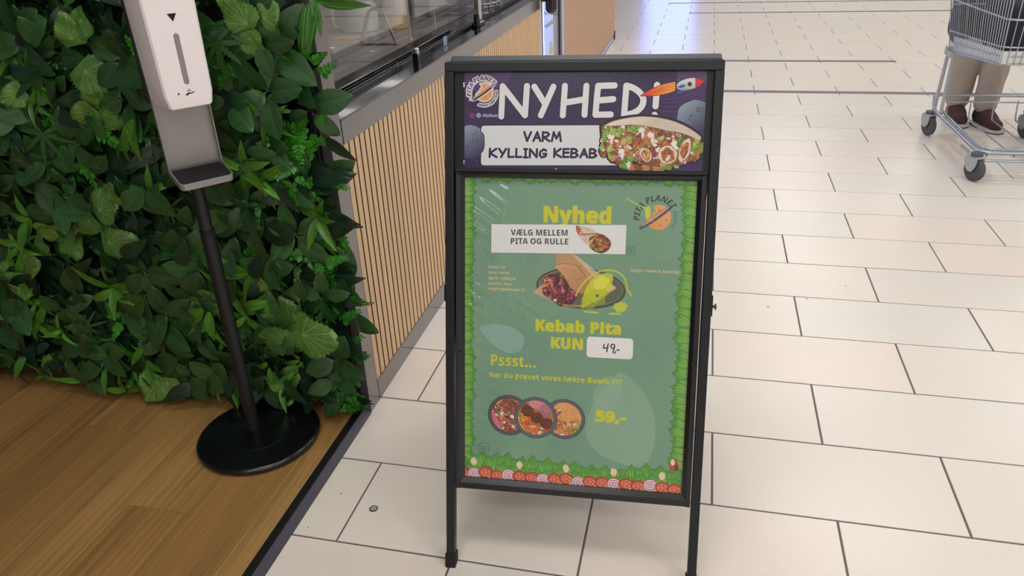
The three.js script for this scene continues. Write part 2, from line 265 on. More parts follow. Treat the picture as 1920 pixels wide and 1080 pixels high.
const headerArt = canvas(1496, 597, (c, W, H) => {
  const g = c.createLinearGradient(0, 0, W, H); g.addColorStop(0, '#332552'); g.addColorStop(0.5, '#2a2149'); g.addColorStop(1, '#38225a'); c.fillStyle = g; c.fillRect(0, 0, W, H);
  for (let i = 0; i < 40; i++) { c.fillStyle = `rgba(120,70,140,${rr(0.02, 0.07)})`; blob(c, rr(0, W), rr(0, H), rr(60, 240), rr(20, 90), 0.5, i); c.fill(); }
  c.fillStyle = 'rgba(98,66,128,0.75)'; c.beginPath(); c.moveTo(0, 0); c.lineTo(308, 0); c.quadraticCurveTo(300, 80, 150, 110); c.lineTo(0, 118); c.fill(); c.fillStyle = 'rgba(120,92,140,0.6)'; c.fillRect(1318, 0, 178, 44); c.fillRect(1440, 40, 56, 30);  // paler corner shapes: film reflections painted into the header colour
  c.strokeStyle = 'rgba(105,70,150,0.55)'; c.lineWidth = 5; for (const k of [0, 22, 48, 80]) { c.beginPath(); c.moveTo(1150, 150 + k * 0.6); c.bezierCurveTo(1250, 185 + k, 1400, 165 + k, 1496, 70 + k); c.stroke(); }
  c.fillStyle = '#cfd2e2'; for (let i = 0; i < 26; i++) { c.beginPath(); c.arc(rr(0, W), rr(0, H), rr(1, 3.4), 0, 7); c.fill(); }
  const moon = (x, y, rx, ry) => { const m = c.createLinearGradient(x - rx, y - ry, x + rx * 0.4, y + ry); m.addColorStop(0, '#a5b1bd'); m.addColorStop(0.45, '#77849a'); m.addColorStop(1, '#3a3358'); blob(c, x, y, rx, ry, 0.12, x); c.fillStyle = m; c.fill(); for (let i = 0; i < 7; i++) { c.fillStyle = 'rgba(62,72,92,0.45)'; blob(c, x + rr(-0.5, 0.5) * rx, y + rr(-0.6, 0.5) * ry, rx * rr(0.06, 0.16), ry * rr(0.05, 0.12), 0.5, i + x); c.fill(); } };
  moon(36, 430, 100, 108); moon(1440, 262, 104, 90);
  // lettering of the big word
  c.lineCap = c.lineJoin = 'round';
  const word = (col, lw) => { c.strokeStyle = col; c.lineWidth = lw; const L = (...p) => { c.beginPath(); p.forEach((q, i) => c[i ? 'lineTo' : 'moveTo'](...q)); c.stroke(); };
    L([239, 270], [246, 84], [391, 262], [401, 84]); L([448, 88], [512, 184]); L([568, 88], [492, 262]); L([640, 84], [630, 262]); L([773, 84], [766, 258]); L([634, 186], [770, 164]);
    L([946, 82], [846, 84], [840, 150], [834, 258], [928, 256]); L([842, 172], [940, 164]); c.beginPath(); c.moveTo(1018, 84); c.lineTo(1010, 258); c.moveTo(1018, 84); c.bezierCurveTo(1080, 96, 1130, 140, 1124, 180); c.bezierCurveTo(1118, 232, 1060, 256, 1010, 258); c.stroke(); L([1203, 80], [1199, 206]); L([1195, 258], [1195, 260]); };
  word('#17132b', 50); word('#e6e8ec', 38);
  // white caption box with ragged corners
  c.beginPath(); c.moveTo(130, 325); c.lineTo(1010, 318); c.lineTo(1080, 560); c.lineTo(1010, 568); c.lineTo(130, 580); c.quadraticCurveTo(104, 580, 106, 550); c.lineTo(107, 500); c.quadraticCurveTo(128, 490, 130, 440); c.lineTo(128, 400); c.quadraticCurveTo(128, 378, 108, 368); c.quadraticCurveTo(100, 326, 130, 325); c.closePath(); c.fillStyle = '#dfe4e8'; c.fill(); c.strokeStyle = '#1d1730'; c.lineWidth = 5; c.stroke();
  c.strokeStyle = '#231b45'; handLine(c, 'VARM', 388, 366, 622, 421, 14); handLine(c, 'KYLLING', 165, 472, 532, 524, 14); handLine(c, 'KEBAB', 581, 468, 848, 520, 14);
  // rocket with its flame
  let f = c.createLinearGradient(1108, 143, 1320, 70); f.addColorStop(0, '#d42b22'); f.addColorStop(0.5, '#ef8a2b'); f.addColorStop(1, '#f8d35b');
  c.beginPath(); c.moveTo(1104, 145); c.quadraticCurveTo(1200, 75, 1312, 62); c.lineTo(1314, 112); c.quadraticCurveTo(1240, 150, 1104, 145); c.fillStyle = f; c.fill(); c.strokeStyle = '#a52a1e'; c.lineWidth = 4; c.stroke(); c.strokeStyle = '#e2562a'; c.lineWidth = 5; for (const k of [0, 14, 28]) { c.beginPath(); c.moveTo(1170, 128); c.quadraticCurveTo(1240, 88 + k, 1310, 74 + k); c.stroke(); }
  c.fillStyle = '#3f62b4'; for (const p of [[[1340, 70], [1312, 48], [1330, 40], [1376, 56]], [[1350, 108], [1318, 124], [1336, 134], [1392, 112]]]) { c.beginPath(); p.forEach((q, i) => c[i ? 'lineTo' : 'moveTo'](...q)); c.closePath(); c.fill(); c.strokeStyle = '#1b2450'; c.lineWidth = 3; c.stroke(); }
  f = c.createLinearGradient(0, 40, 0, 120); f.addColorStop(0, '#eceaec'); f.addColorStop(0.6, '#c7c6cc'); f.addColorStop(1, '#8f8e9b');
  c.beginPath(); c.moveTo(1318, 76); c.bezierCurveTo(1350, 40, 1410, 36, 1430, 38); c.lineTo(1434, 100); c.bezierCurveTo(1400, 112, 1350, 124, 1322, 104); c.closePath(); c.fillStyle = f; c.fill(); c.strokeStyle = '#2c2636'; c.lineWidth = 3; c.stroke();
  c.beginPath(); c.moveTo(1430, 38); c.quadraticCurveTo(1462, 40, 1483, 58); c.quadraticCurveTo(1466, 88, 1434, 100); c.closePath(); c.fillStyle = '#d9303c'; c.fill(); c.stroke(); c.beginPath(); c.arc(1397, 76, 13, 0, 7); c.fillStyle = '#2a1d16'; c.fill(); c.strokeStyle = '#a3905f'; c.lineWidth = 4; c.stroke(); c.fillStyle = '#3f62b4'; c.beginPath(); c.ellipse(1352, 88, 22, 9, -0.3, 0, 7); c.fill();
  // filled pita bread
  const hull = () => { c.beginPath(); c.moveTo(872, 330); c.quadraticCurveTo(930, 280, 1104, 266); c.quadraticCurveTo(1330, 262, 1478, 384); c.lineTo(1476, 440); c.lineTo(1436, 510); c.quadraticCurveTo(1400, 560, 1350, 560); c.lineTo(1260, 572); c.quadraticCurveTo(1130, 572, 1090, 540); c.lineTo(1000, 540); c.quadraticCurveTo(890, 480, 882, 430); c.closePath(); };
  hull(); c.strokeStyle = '#17112a'; c.lineWidth = 26; c.stroke(); const lumps = []; for (let i = 0; i < 34; i++) { const a = 0.25 + i / 33 * 2.9, k = rr(0.95, 1.08); lumps.push([Math.max(892, 1178 + 308 * k * Math.cos(a)), 400 + 176 * k * Math.sin(a), rr(14, 26)]); } for (const [x, y, r] of lumps) { c.beginPath(); c.arc(x, y, r + 12, 0, 7); c.fillStyle = '#17112a'; c.fill(); } for (const [x, y, r] of lumps) { blob(c, x, y, r * 1.2, r, 0.5, x, rr(0, 3)); c.fillStyle = pick(['#a8683c', '#8fbf4f', '#b97c4d', '#c98f5f', '#e7dfd8', '#8d5230', '#6fa33a']); c.fill(); } c.save(); hull(); c.clip(); c.fillStyle = '#8b5735'; c.fillRect(800, 200, 700, 400);
  food(c, 240, 870, 320, 1490, 590, 22, ['#a8683c', '#8d5230', '#b97c4d', '#c98f5f', '#7a4326', '#d9a679', '#a5643a']); food(c, 46, 870, 330, 1470, 580, 14, ['#f0e9e2', '#e7dfd8', '#f6f1ea'], 1.8); food(c, 11, 880, 330, 1440, 560, 19, ['#cf3b2c', '#b92c22', '#df5640'], 1.5); food(c, 16, 880, 330, 1470, 560, 14, ['#8d2a5a', '#c76f9c']); food(c, 12, 872, 330, 1490, 590, 19, ['#6fa33a', '#8fbf4f', '#4f862c', '#a9cc62'], 1.8);
  food(c, 14, 890, 345, 1000, 380, 19, ['#7fb043', '#a1c65a']); food(c, 14, 1040, 310, 1110, 350, 20, ['#6fa33a', '#93bf52']); food(c, 12, 1000, 530, 1090, 575, 19, ['#5f9636', '#8fbf4f']); food(c, 10, 1430, 410, 1490, 450, 18, ['#a4c646', '#7fb043']);
  for (const [x, y] of [[930, 392], [1120, 350], [1180, 380], [1000, 480], [1230, 470], [1320, 430]]) { c.fillStyle = '#f3eee6'; blob(c, x, y, 20, 15, 0.6, x); c.fill(); blob(c, x + 8, y + 26, 9, 22, 0.4, x + 1); c.fill(); }
  const roll = (x, y, rx, ry, r) => { c.fillStyle = '#e9dccb'; blob(c, x, y, rx, ry, 0.15, x, r); c.fill(); c.strokeStyle = '#9a6a45'; c.lineWidth = 4; c.stroke(); c.fillStyle = '#b06a38'; blob(c, x, y, rx * 0.72, ry * 0.7, 0.3, x + 3, r); c.fill(); food(c, 8, x - rx * 0.4, y - ry * 0.4, x + rx * 0.4, y + ry * 0.4, 13, ['#c98744', '#d9a05a', '#8f4f28', '#f0e6da']); };
  roll(1285, 500, 60, 56, 0.3); roll(1150, 500, 48, 34, 1.0); roll(1385, 470, 34, 74, 0.25); c.restore();
  f = c.createLinearGradient(900, 260, 1000, 420); f.addColorStop(0, '#f1ece4'); f.addColorStop(1, '#d8cabb');
  c.beginPath(); c.moveTo(892, 326); c.quadraticCurveTo(940, 284, 1104, 268); c.quadraticCurveTo(1330, 264, 1478, 386); c.quadraticCurveTo(1486, 412, 1462, 408); c.quadraticCurveTo(1380, 360, 1270, 352); c.quadraticCurveTo(1150, 318, 1050, 318); c.quadraticCurveTo(960, 326, 892, 326); c.fillStyle = f; c.fill(); c.strokeStyle = 'rgba(150,120,95,0.8)'; c.lineWidth = 3; c.stroke(); for (let i = 0; i < 26; i++) { c.fillStyle = `rgba(190,150,110,${rr(0.08, 0.22)})`; blob(c, rr(960, 1420), rr(282, 350), rr(6, 26), rr(3, 8), 0.5, i); c.fill(); }
  // round emblem
  arcText(c, 'PITA PLANET', 122, 126, 92, 2.86, 5.55, 'italic bold 37px sans-serif', '#1d1730', '#e6e2e6', 15); arcText(c, 'AARHUS STREET FOOD', 128, 122, 80, 2.05, -0.12, 'italic bold 21px sans-serif', '#1d1730', '#e6e2e6', 11, true);
  planet(c, 128, 120, 55, [52, 172], [202, 66], '#241b45', '#e6e2e6'); c.fillStyle = 'rgba(190,150,190,0.8)'; c.save(); c.translate(188, 76); c.rotate(-0.62); c.beginPath(); c.ellipse(0, 0, 26, 9, 0, 0, 7); c.fill(); c.restore(); c.fillStyle = '#d8c3cf'; c.fillRect(28, 150, 20, 24);
  c.strokeStyle = '#b5436f'; c.lineWidth = 4; c.beginPath(); c.roundRect(36, 252, 27, 25, 7); c.stroke(); c.beginPath(); c.arc(49, 264, 6, 0, 7); c.stroke();
  c.fillStyle = '#9db7d6'; c.beginPath(); c.arc(92, 264, 15, 0, 7); c.fill(); c.fillStyle = '#2b2448'; c.font = 'bold 22px sans-serif'; c.textAlign = 'center'; c.fillText('f', 92, 273); c.textAlign = 'left'; fit(c, '/PitaPlanet', 114, 274, 214, 26, 'italic bold', '#c9cfdd', null, 0, 19); word2();
  function word2() { c.save(); c.beginPath(); c.rect(205, 40, 240, 260); c.clip(); c.strokeStyle = '#17132b'; c.lineWidth = 50; c.beginPath(); c.moveTo(239, 270); c.lineTo(246, 84); c.stroke(); c.strokeStyle = '#e6e8ec'; c.lineWidth = 38; c.beginPath(); c.moveTo(239, 270); c.lineTo(246, 84); c.lineTo(391, 262); c.lineTo(401, 84); c.stroke(); c.restore(); }
  c.fillStyle = 'rgba(240,240,245,0.7)'; c.beginPath(); c.ellipse(594, 594, 9, 5, 0, 0, 7); c.fill();
});
const YEL = '#d3d22d', DIM = 'rgba(40,80,60,0.75)';
const posterArt = canvas(1172, 1647, (c, W, H) => {
  c.fillStyle = '#7ba48a'; c.fillRect(0, 0, W, H);
  for (let i = 0; i < 60; i++) { c.fillStyle = pick(['rgba(105,145,118,0.10)', 'rgba(130,165,142,0.10)']); blob(c, rr(0, W), rr(0, H), rr(60, 260), rr(60, 260), 0.6, i); c.fill(); }
  // pale patches and thin pale streaks laid over the green
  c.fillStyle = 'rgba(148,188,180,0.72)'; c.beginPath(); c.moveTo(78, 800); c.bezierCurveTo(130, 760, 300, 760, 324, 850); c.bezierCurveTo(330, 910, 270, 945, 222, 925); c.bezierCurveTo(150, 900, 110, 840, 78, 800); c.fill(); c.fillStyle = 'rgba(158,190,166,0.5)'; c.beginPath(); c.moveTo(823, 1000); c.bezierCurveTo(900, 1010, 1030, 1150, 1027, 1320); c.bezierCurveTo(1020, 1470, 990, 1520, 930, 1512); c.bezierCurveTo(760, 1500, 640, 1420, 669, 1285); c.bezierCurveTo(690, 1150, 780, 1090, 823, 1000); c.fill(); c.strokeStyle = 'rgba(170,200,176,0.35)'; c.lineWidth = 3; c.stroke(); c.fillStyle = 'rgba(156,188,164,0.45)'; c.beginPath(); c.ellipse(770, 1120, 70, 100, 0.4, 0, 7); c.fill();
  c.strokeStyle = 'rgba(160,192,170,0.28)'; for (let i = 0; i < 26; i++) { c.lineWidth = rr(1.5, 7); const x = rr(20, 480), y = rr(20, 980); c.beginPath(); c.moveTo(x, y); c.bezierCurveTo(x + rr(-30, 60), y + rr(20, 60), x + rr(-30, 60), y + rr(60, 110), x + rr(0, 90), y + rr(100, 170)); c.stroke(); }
  // lettuce all round, sliced vegetables along the foot
  for (let y = -20; y < 1560; y += 46) { lettuce(c, -18, y + rr(-8, 8), 1.57 + rr(-0.3, 0.3), 62, rr(62, 84)); lettuce(c, W + 18, y + rr(-8, 8), -1.57 + rr(-0.3, 0.3), 62, rr(72, 98)); }
  for (let x = 110; x < W; x += 58) { lettuce(c, x, -24, 3.14 + rr(-0.3, 0.3), 60, rr(40, 58)); }
  for (let x = 10; x < W + 40; x += 76) { lettuce(c, x + rr(-8, 8), 1646, rr(-0.15, 0.15), 104, rr(112, 158)); } for (let x = 40; x < W; x += 84) lettuce(c, x, 1660, rr(-0.3, 0.3), 80, rr(90, 118));
  for (let x = -10, i = 0; x < W + 30; x += 64, i++) { const y = 1622 + rr(-8, 10);
    if (i % 3 === 1) { for (const [r, col] of [[38, '#b44a72'], [34, '#f3e6ec'], [27, '#c5668d'], [22, '#f5ecef'], [15, '#c5668d'], [10, '#f3e6ec'], [4, '#b44a72']]) { c.fillStyle = col; c.beginPath(); c.ellipse(x, y, r, r * 0.94, 0, 0, 7); c.fill(); } }
    else { c.fillStyle = '#cf4a33'; blob(c, x, y, 38, 32, 0.2, i); c.fill(); c.strokeStyle = '#8d2a1c'; c.lineWidth = 3; c.stroke(); c.fillStyle = '#e98a6a'; blob(c, x, y + 2, 28, 22, 0.2, i + 3); c.fill(); c.fillStyle = '#c63c28'; for (let k = 0; k < 5; k++) { c.beginPath(); c.ellipse(x + 15 * Math.cos(k * 1.26), y + 12 * Math.sin(k * 1.26), 6, 4, k, 0, 7); c.fill(); } }
    c.fillStyle = pick(['#f1dfbf', '#e9c9a0', '#e7b98c']); blob(c, x + 36, y + 22, 26, 12, 0.3, i + 8, -0.5); c.fill(); c.strokeStyle = 'rgba(150,90,50,0.5)'; c.lineWidth = 2; c.stroke(); if (i % 4 === 0) { c.fillStyle = '#f0d9b8'; blob(c, x + 60, 1556, 17, 22, 0.2, i); c.fill(); } }
  c.fillStyle = '#b5533a'; blob(c, 1135, 1490, 22, 36, 0.5, 3, 0.3); c.fill(); c.fillStyle = '#efe2d5'; blob(c, 1126, 1476, 11, 17, 0.4, 5); c.fill(); c.fillStyle = '#7e3326'; blob(c, 1146, 1505, 10, 17, 0.4, 6); c.fill();
  // emblem top right
  arcText(c, 'PITA PLANET', 988, 190, 100, 2.95, 5.68, 'italic bold 42px sans-serif', '#27342f'); arcText(c, 'Aarhus', 990, 186, 92, -0.42, 0.62, 'italic bold 26px sans-serif', '#4f7a8d'); planet(c, 995, 186, 63, [902, 248], [1068, 122], '#3f5470');
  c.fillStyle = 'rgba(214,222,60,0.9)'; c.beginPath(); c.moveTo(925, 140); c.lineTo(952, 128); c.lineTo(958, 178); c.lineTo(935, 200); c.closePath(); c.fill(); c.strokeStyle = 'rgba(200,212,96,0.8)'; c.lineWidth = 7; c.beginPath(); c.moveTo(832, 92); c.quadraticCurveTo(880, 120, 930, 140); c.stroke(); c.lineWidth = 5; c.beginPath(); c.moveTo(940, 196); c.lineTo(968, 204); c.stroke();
  // words
  fit(c, 'Nyhed', 408, 222, 766, 110, 'bold', YEL, YEL, 7, 78);
  c.fillStyle = 'rgba(110,150,125,1)'; c.fillRect(838, 333, 52, 50);
  const small = (t, x0, b, x1) => fit(c, t, x0, b, x1, 24, 'bold', '#d9c98f', null, 0, 15.5);
  small('Består af:', 126, 474, 221); small('Salat, tomat,', 126, 503, 248); small('agurk, rødløg m.', 126, 532, 280); small('persille, majs', 126, 561, 254); small('valgfri grøntsager 5,-', 126, 590, 330); small('Valgfri creme & dressing', 866, 466, 1110);
  // plate with wrapped pita
  const pg = c.createLinearGradient(400, 500, 840, 660); pg.addColorStop(0, '#6e6a64'); pg.addColorStop(1, '#59634f'); c.fillStyle = pg; c.beginPath(); c.ellipse(615, 562, 228, 104, 0.05, 0, 7); c.fill(); c.strokeStyle = '#3d3730'; c.lineWidth = 7; c.stroke(); c.strokeStyle = 'rgba(190,180,160,0.5)'; c.lineWidth = 3; c.beginPath(); c.ellipse(615, 558, 216, 94, 0.05, 0, 7); c.stroke();
  c.fillStyle = '#c79a70'; c.beginPath(); c.moveTo(486, 386); c.lineTo(562, 382); c.lineTo(700, 500); c.lineTo(798, 556); c.lineTo(690, 640); c.lineTo(480, 456); c.closePath(); c.fill(); c.fillStyle = 'rgba(235,205,165,0.75)'; c.beginPath(); c.moveTo(562, 382); c.lineTo(596, 396); c.lineTo(800, 552); c.lineTo(760, 574); c.closePath(); c.fill(); c.fillStyle = '#d3ab80'; c.beginPath(); c.moveTo(366, 592); c.lineTo(420, 546); c.lineTo(520, 650); c.lineTo(470, 640); c.closePath(); c.fill();
  c.save(); blob(c, 512, 572, 98, 84, 0.22, 2, 0.7); c.clip(); c.fillStyle = '#55281f'; c.fillRect(380, 460, 280, 220); food(c, 150, 410, 480, 620, 660, 11, ['#6d1f38', '#8e2f4c', '#4b1626', '#a8456a', '#c46b86', '#5b2a1e', '#87422a']); food(c, 26, 410, 490, 600, 660, 10, ['#d06a35', '#e08a4a', '#dfd9cf', '#7d8a3a', '#b9342b']); c.restore();
  let f = c.createLinearGradient(480, 430, 640, 600); f.addColorStop(0, '#d9a97c'); f.addColorStop(1, '#b98558'); c.fillStyle = f; c.beginPath(); c.moveTo(468, 452); c.quadraticCurveTo(520, 424, 592, 444); c.quadraticCurveTo(660, 500, 668, 590); c.quadraticCurveTo(600, 600, 560, 560); c.quadraticCurveTo(520, 480, 468, 452); c.fill(); c.strokeStyle = 'rgba(120,70,40,0.6)'; c.lineWidth = 3; c.stroke(); for (let i = 0; i < 16; i++) { c.fillStyle = 'rgba(150,95,55,0.35)'; blob(c, rr(510, 640), rr(446, 550), rr(3, 8), rr(2, 5), 0.4, i); c.fill(); }
  c.strokeStyle = '#d98a42'; c.lineWidth = 7; c.beginPath(); c.moveTo(520, 650); c.quadraticCurveTo(600, 672, 668, 640); c.stroke();
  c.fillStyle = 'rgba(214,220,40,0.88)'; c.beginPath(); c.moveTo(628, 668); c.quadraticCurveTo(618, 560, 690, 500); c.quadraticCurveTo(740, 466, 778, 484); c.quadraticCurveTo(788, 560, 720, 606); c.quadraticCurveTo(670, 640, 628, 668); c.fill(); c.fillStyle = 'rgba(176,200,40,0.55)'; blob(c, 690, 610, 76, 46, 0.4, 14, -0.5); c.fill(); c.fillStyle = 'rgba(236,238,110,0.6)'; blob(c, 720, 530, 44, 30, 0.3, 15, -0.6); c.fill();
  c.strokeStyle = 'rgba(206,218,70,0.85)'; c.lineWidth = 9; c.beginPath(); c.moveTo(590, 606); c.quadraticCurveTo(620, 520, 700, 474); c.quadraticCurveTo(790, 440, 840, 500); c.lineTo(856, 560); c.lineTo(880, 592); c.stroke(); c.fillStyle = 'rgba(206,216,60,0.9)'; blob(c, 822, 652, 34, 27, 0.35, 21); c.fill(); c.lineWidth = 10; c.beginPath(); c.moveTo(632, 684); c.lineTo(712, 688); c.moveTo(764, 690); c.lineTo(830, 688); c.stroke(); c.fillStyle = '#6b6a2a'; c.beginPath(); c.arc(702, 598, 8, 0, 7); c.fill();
  fit(c, 'Kebab Pita', 377, 797, 834, 92, 'bold', YEL, YEL, 6, 58); fit(c, 'KUN', 461, 887, 640, 90, 'bold', YEL, YEL, 6, 56); c.strokeStyle = 'rgba(225,232,190,0.8)'; c.lineWidth = 3; c.beginPath(); c.moveTo(770, 752); c.lineTo(820, 752); c.stroke();
  fit(c, 'Pssst...', 137, 1000, 392, 92, 'bold', YEL, null, 0, 60); fit(c, 'har du prøvet vores lækre Bowls ???', 136, 1068, 847, 42, 'bold', YEL, null, 0, 29); fit(c, '59,-', 712, 1275, 872, 84, 'bold', YEL, YEL, 7, 58);
  // three bowls
  const bowl = (x, y, r, rim, paint) => { c.fillStyle = rim; c.beginPath(); c.ellipse(x, y, r, r * 0.99, 0, 0, 7); c.fill(); c.strokeStyle = 'rgba(25,28,34,0.8)'; c.lineWidth = 3; c.stroke(); c.strokeStyle = 'rgba(150,160,168,0.5)'; c.lineWidth = 2; c.beginPath(); c.arc(x, y, r * 0.95, 0, 7); c.stroke(); c.save(); c.beginPath(); c.arc(x, y, r * 0.84, 0, 7); c.clip(); paint(); c.restore(); };
  bowl(245, 1276, 114, '#4c4d55', () => { c.fillStyle = '#9c4a4c'; c.fillRect(130, 1160, 230, 230); food(c, 130, 140, 1170, 350, 1380, 11, ['#a5493f', '#c46a5a', '#7d2f35', '#d58f78', '#8a5a38'], 3.6); food(c, 24, 160, 1180, 340, 1370, 9, ['#ece6df', '#f3efe9', '#6f8a46', '#4f3a25']); c.fillStyle = 'rgba(222,120,140,0.92)'; blob(c, 168, 1330, 26, 60, 0.3, 6, -0.35); c.fill(); });
  bowl(545, 1277, 111, '#565b66', () => { c.fillStyle = '#b77b3f'; c.fillRect(430, 1160, 230, 230); c.fillStyle = '#e8a866'; blob(c, 570, 1236, 82, 62, 0.15, 3, 0.2); c.fill(); for (let i = 0; i < 46; i++) { c.fillStyle = 'rgba(120,60,25,0.5)'; c.fillRect(rr(510, 630), rr(1190, 1290), 5, 4); } food(c, 70, 455, 1290, 640, 1385, 13, ['#d98e44', '#e3ab70', '#b5602a', '#f0d9bc'], 2.6); food(c, 14, 470, 1210, 530, 1300, 11, ['#d06a4a', '#b5435f', '#f0e3d6']); food(c, 8, 600, 1310, 640, 1350, 10, ['#7c9a3c', '#9ab552']); });
  bowl(391, 1280, 116, '#54616c', () => { c.fillStyle = '#b8783c'; c.fillRect(270, 1160, 240, 240); c.fillStyle = '#d98f95'; blob(c, 420, 1205, 74, 34, 0.3, 2, 0.35); c.fill(); food(c, 60, 280, 1260, 400, 1390, 11, ['#e08a2e', '#eda552', '#c9702a'], 3); food(c, 44, 380, 1290, 490, 1390, 10, ['#d8c48a', '#6f9a4a', '#c7503a', '#e9dfc6'], 1.4); food(c, 14, 290, 1190, 350, 1260, 9, ['#6d3f26', '#3f2a1c', '#56703a', '#a5563a']); c.strokeStyle = '#a86a86'; c.lineWidth = 5; for (const r of [10, 18, 26, 33]) { c.beginPath(); c.arc(444, 1236, r, 0, 7); c.stroke(); } for (const [x, y] of [[348, 1246], [398, 1280], [452, 1308]]) { c.fillStyle = '#6b321d'; blob(c, x, y, 35, 32, 0.15, x); c.fill(); for (let i = 0; i < 60; i++) { c.fillStyle = pick(['rgba(40,14,8,0.5)', 'rgba(160,85,50,0.55)']); c.beginPath(); c.arc(x + rr(-27, 27), y + rr(-25, 25), rr(1.5, 4), 0, 7); c.fill(); } } c.fillStyle = '#d8432f'; c.beginPath(); c.arc(346, 1312, 15, 0, 7); c.fill(); c.fillStyle = '#e1614a'; c.beginPath(); c.arc(392, 1352, 17, 0, 7); c.fill(); });
  c.strokeStyle = 'rgba(60,105,85,0.7)'; c.lineWidth = 4; c.beginPath(); c.arc(105, 1475, 32, 0, 7); c.stroke(); c.lineWidth = 3; for (const y of [1468, 1482]) { c.beginPath(); c.moveTo(84, y); for (let x = 84; x < 126; x += 7) c.lineTo(x + 4, y + (x % 2 ? 6 : -6)); c.stroke(); }
});
const stripArt = canvas(696, 152, (c, W, H) => {
  c.fillStyle = '#ecedee'; c.fillRect(0, 0, W, H); fit(c, 'VÆLG MELLEM', 103, 58, 402, 44, 'bold', '#3b3a3b', null, 0, 30); fit(c, 'PITA OG RULLE', 100, 104, 406, 44, 'bold', '#3b3a3b', null, 0, 30);
  c.save(); c.beginPath(); c.moveTo(440, 4); c.quadraticCurveTo(520, 8, 548, 40); c.quadraticCurveTo(620, 60, 622, 96); c.quadraticCurveTo(620, 140, 572, 150); c.quadraticCurveTo(520, 140, 506, 108); c.quadraticCurveTo(440, 60, 440, 4); c.clip(); c.fillStyle = '#e2cdb4'; c.fillRect(430, 0, 200, 152); c.strokeStyle = 'rgba(170,110,70,0.5)'; for (let i = 0; i < 26; i++) { c.lineWidth = rr(1, 4); const x = rr(440, 560), y = rr(0, 90); c.beginPath(); c.moveTo(x, y); c.lineTo(x + rr(6, 26), y + rr(4, 26)); c.stroke(); } c.fillStyle = '#b9683f'; blob(c, 452, 24, 12, 26, 0.4, 3, -0.3); c.fill();
  c.save(); blob(c, 566, 98, 58, 50, 0.15, 4, 0.5); c.clip(); c.fillStyle = '#6d4328'; c.fillRect(500, 40, 140, 120); food(c, 60, 505, 50, 625, 150, 8, ['#7a4b2c', '#9a6438', '#5a331e', '#b5803f']); food(c, 12, 520, 60, 600, 145, 9, ['#c8472e', '#d9623a', '#7fa03c', '#d8c15a', '#8fae4a']); c.restore(); c.strokeStyle = '#8a4a2a'; c.lineWidth = 5; c.beginPath(); c.moveTo(462, 50); c.quadraticCurveTo(540, 50, 566, 42); c.stroke(); c.restore();
});
const stickerArt = canvas(244, 112, (c, W, H) => { c.fillStyle = '#f2f1f0'; c.fillRect(0, 0, W, H); c.strokeStyle = '#1c1b1f'; c.lineWidth = 6; c.lineCap = c.lineJoin = 'round'; const L = (...p) => { c.beginPath(); p.forEach((q, i) => c[i ? 'lineTo' : 'moveTo'](...q)); c.stroke(); };
  L([92, 38], [88, 58], [112, 57]); L([113, 34], [107, 78]); c.beginPath(); c.ellipse(138, 46, 10, 11, 0, 0, 7); c.stroke(); L([148, 44], [140, 80]); L([153, 74], [148, 84]); L([160, 66], [172, 64]); });

// ------------------------------------------------------------ the folding pavement sign
const LEAN = 0.3034;
const sign = thing('pavement_sign', 'black metal A-frame sign with a purple header board above a green kebab menu poster', 'sign', [-0.6062, 0, 0.3249], 0.0647);
const tilt = (g) => g.applyMatrix4(new THREE.Matrix4().makeRotationX(-LEAN));
const SW = 0.5728, SH = 1.1483;
const tubeMat = std({ color: hex('#10161e'), roughness: 0.38 });
const postA = part(sign, 'front_post', tilt(box(0, 0.0195, 0.004, SH - 0.0198, -0.024, 0, 0.002)), tubeMat);
const postB = part(sign, 'front_post', tilt(box(SW - 0.0195, SW, 0.004, SH - 0.0198, -0.024, 0, 0.002)), tubeMat);
part(sign, 'top_rail', tilt(box(0, SW, SH - 0.0202, SH, -0.024, 0, 0.0025)), tubeMat);
const headerBoard = part(sign, 'header_board', tilt(box(0.0195, SW - 0.0195, 0.9185, SH - 0.02, -0.0165, -0.0125)), M.black);
const sheet = (w, h, x, y, z) => new THREE.BoxGeometry(w, h, 0.0006).translate(x + w / 2, y + h / 2, z);
function frontUV(g, w, h, x, y) { const p = g.attributes.position, uv = g.attributes.uv; for (let i = 0; i < p.count; i++) uv.setXY(i, (p.getX(i) - x) / w, (p.getY(i) - y) / h); return g; }
part(headerBoard, 'header_print', tilt(frontUV(sheet(0.4987, 0.1992, 0.0408, 0.9285, -0.0120), 0.4987, 0.1992, 0.0408, 0.9285)), phy({ map: tex(headerArt), roughness: 0.32, clearcoat: 0.35, clearcoatRoughness: 0.12 }), 'purple print with a filled pita, a rocket and white capitals');
part(headerBoard, 'tape_tab', tilt(box(0.0383, 0.0408, 1.098, 1.108, -0.0122, -0.0116)), M.white);
part(headerBoard, 'tape_tab', tilt(box(0.0388, 0.0404, 0.937, 0.946, -0.0122, -0.0116)), M.white);
part(sign, 'middle_rail', tilt(box(0.0215, SW - 0.0215, 0.9205, 0.9272, -0.02, -0.004, 0.0015)), M.black);
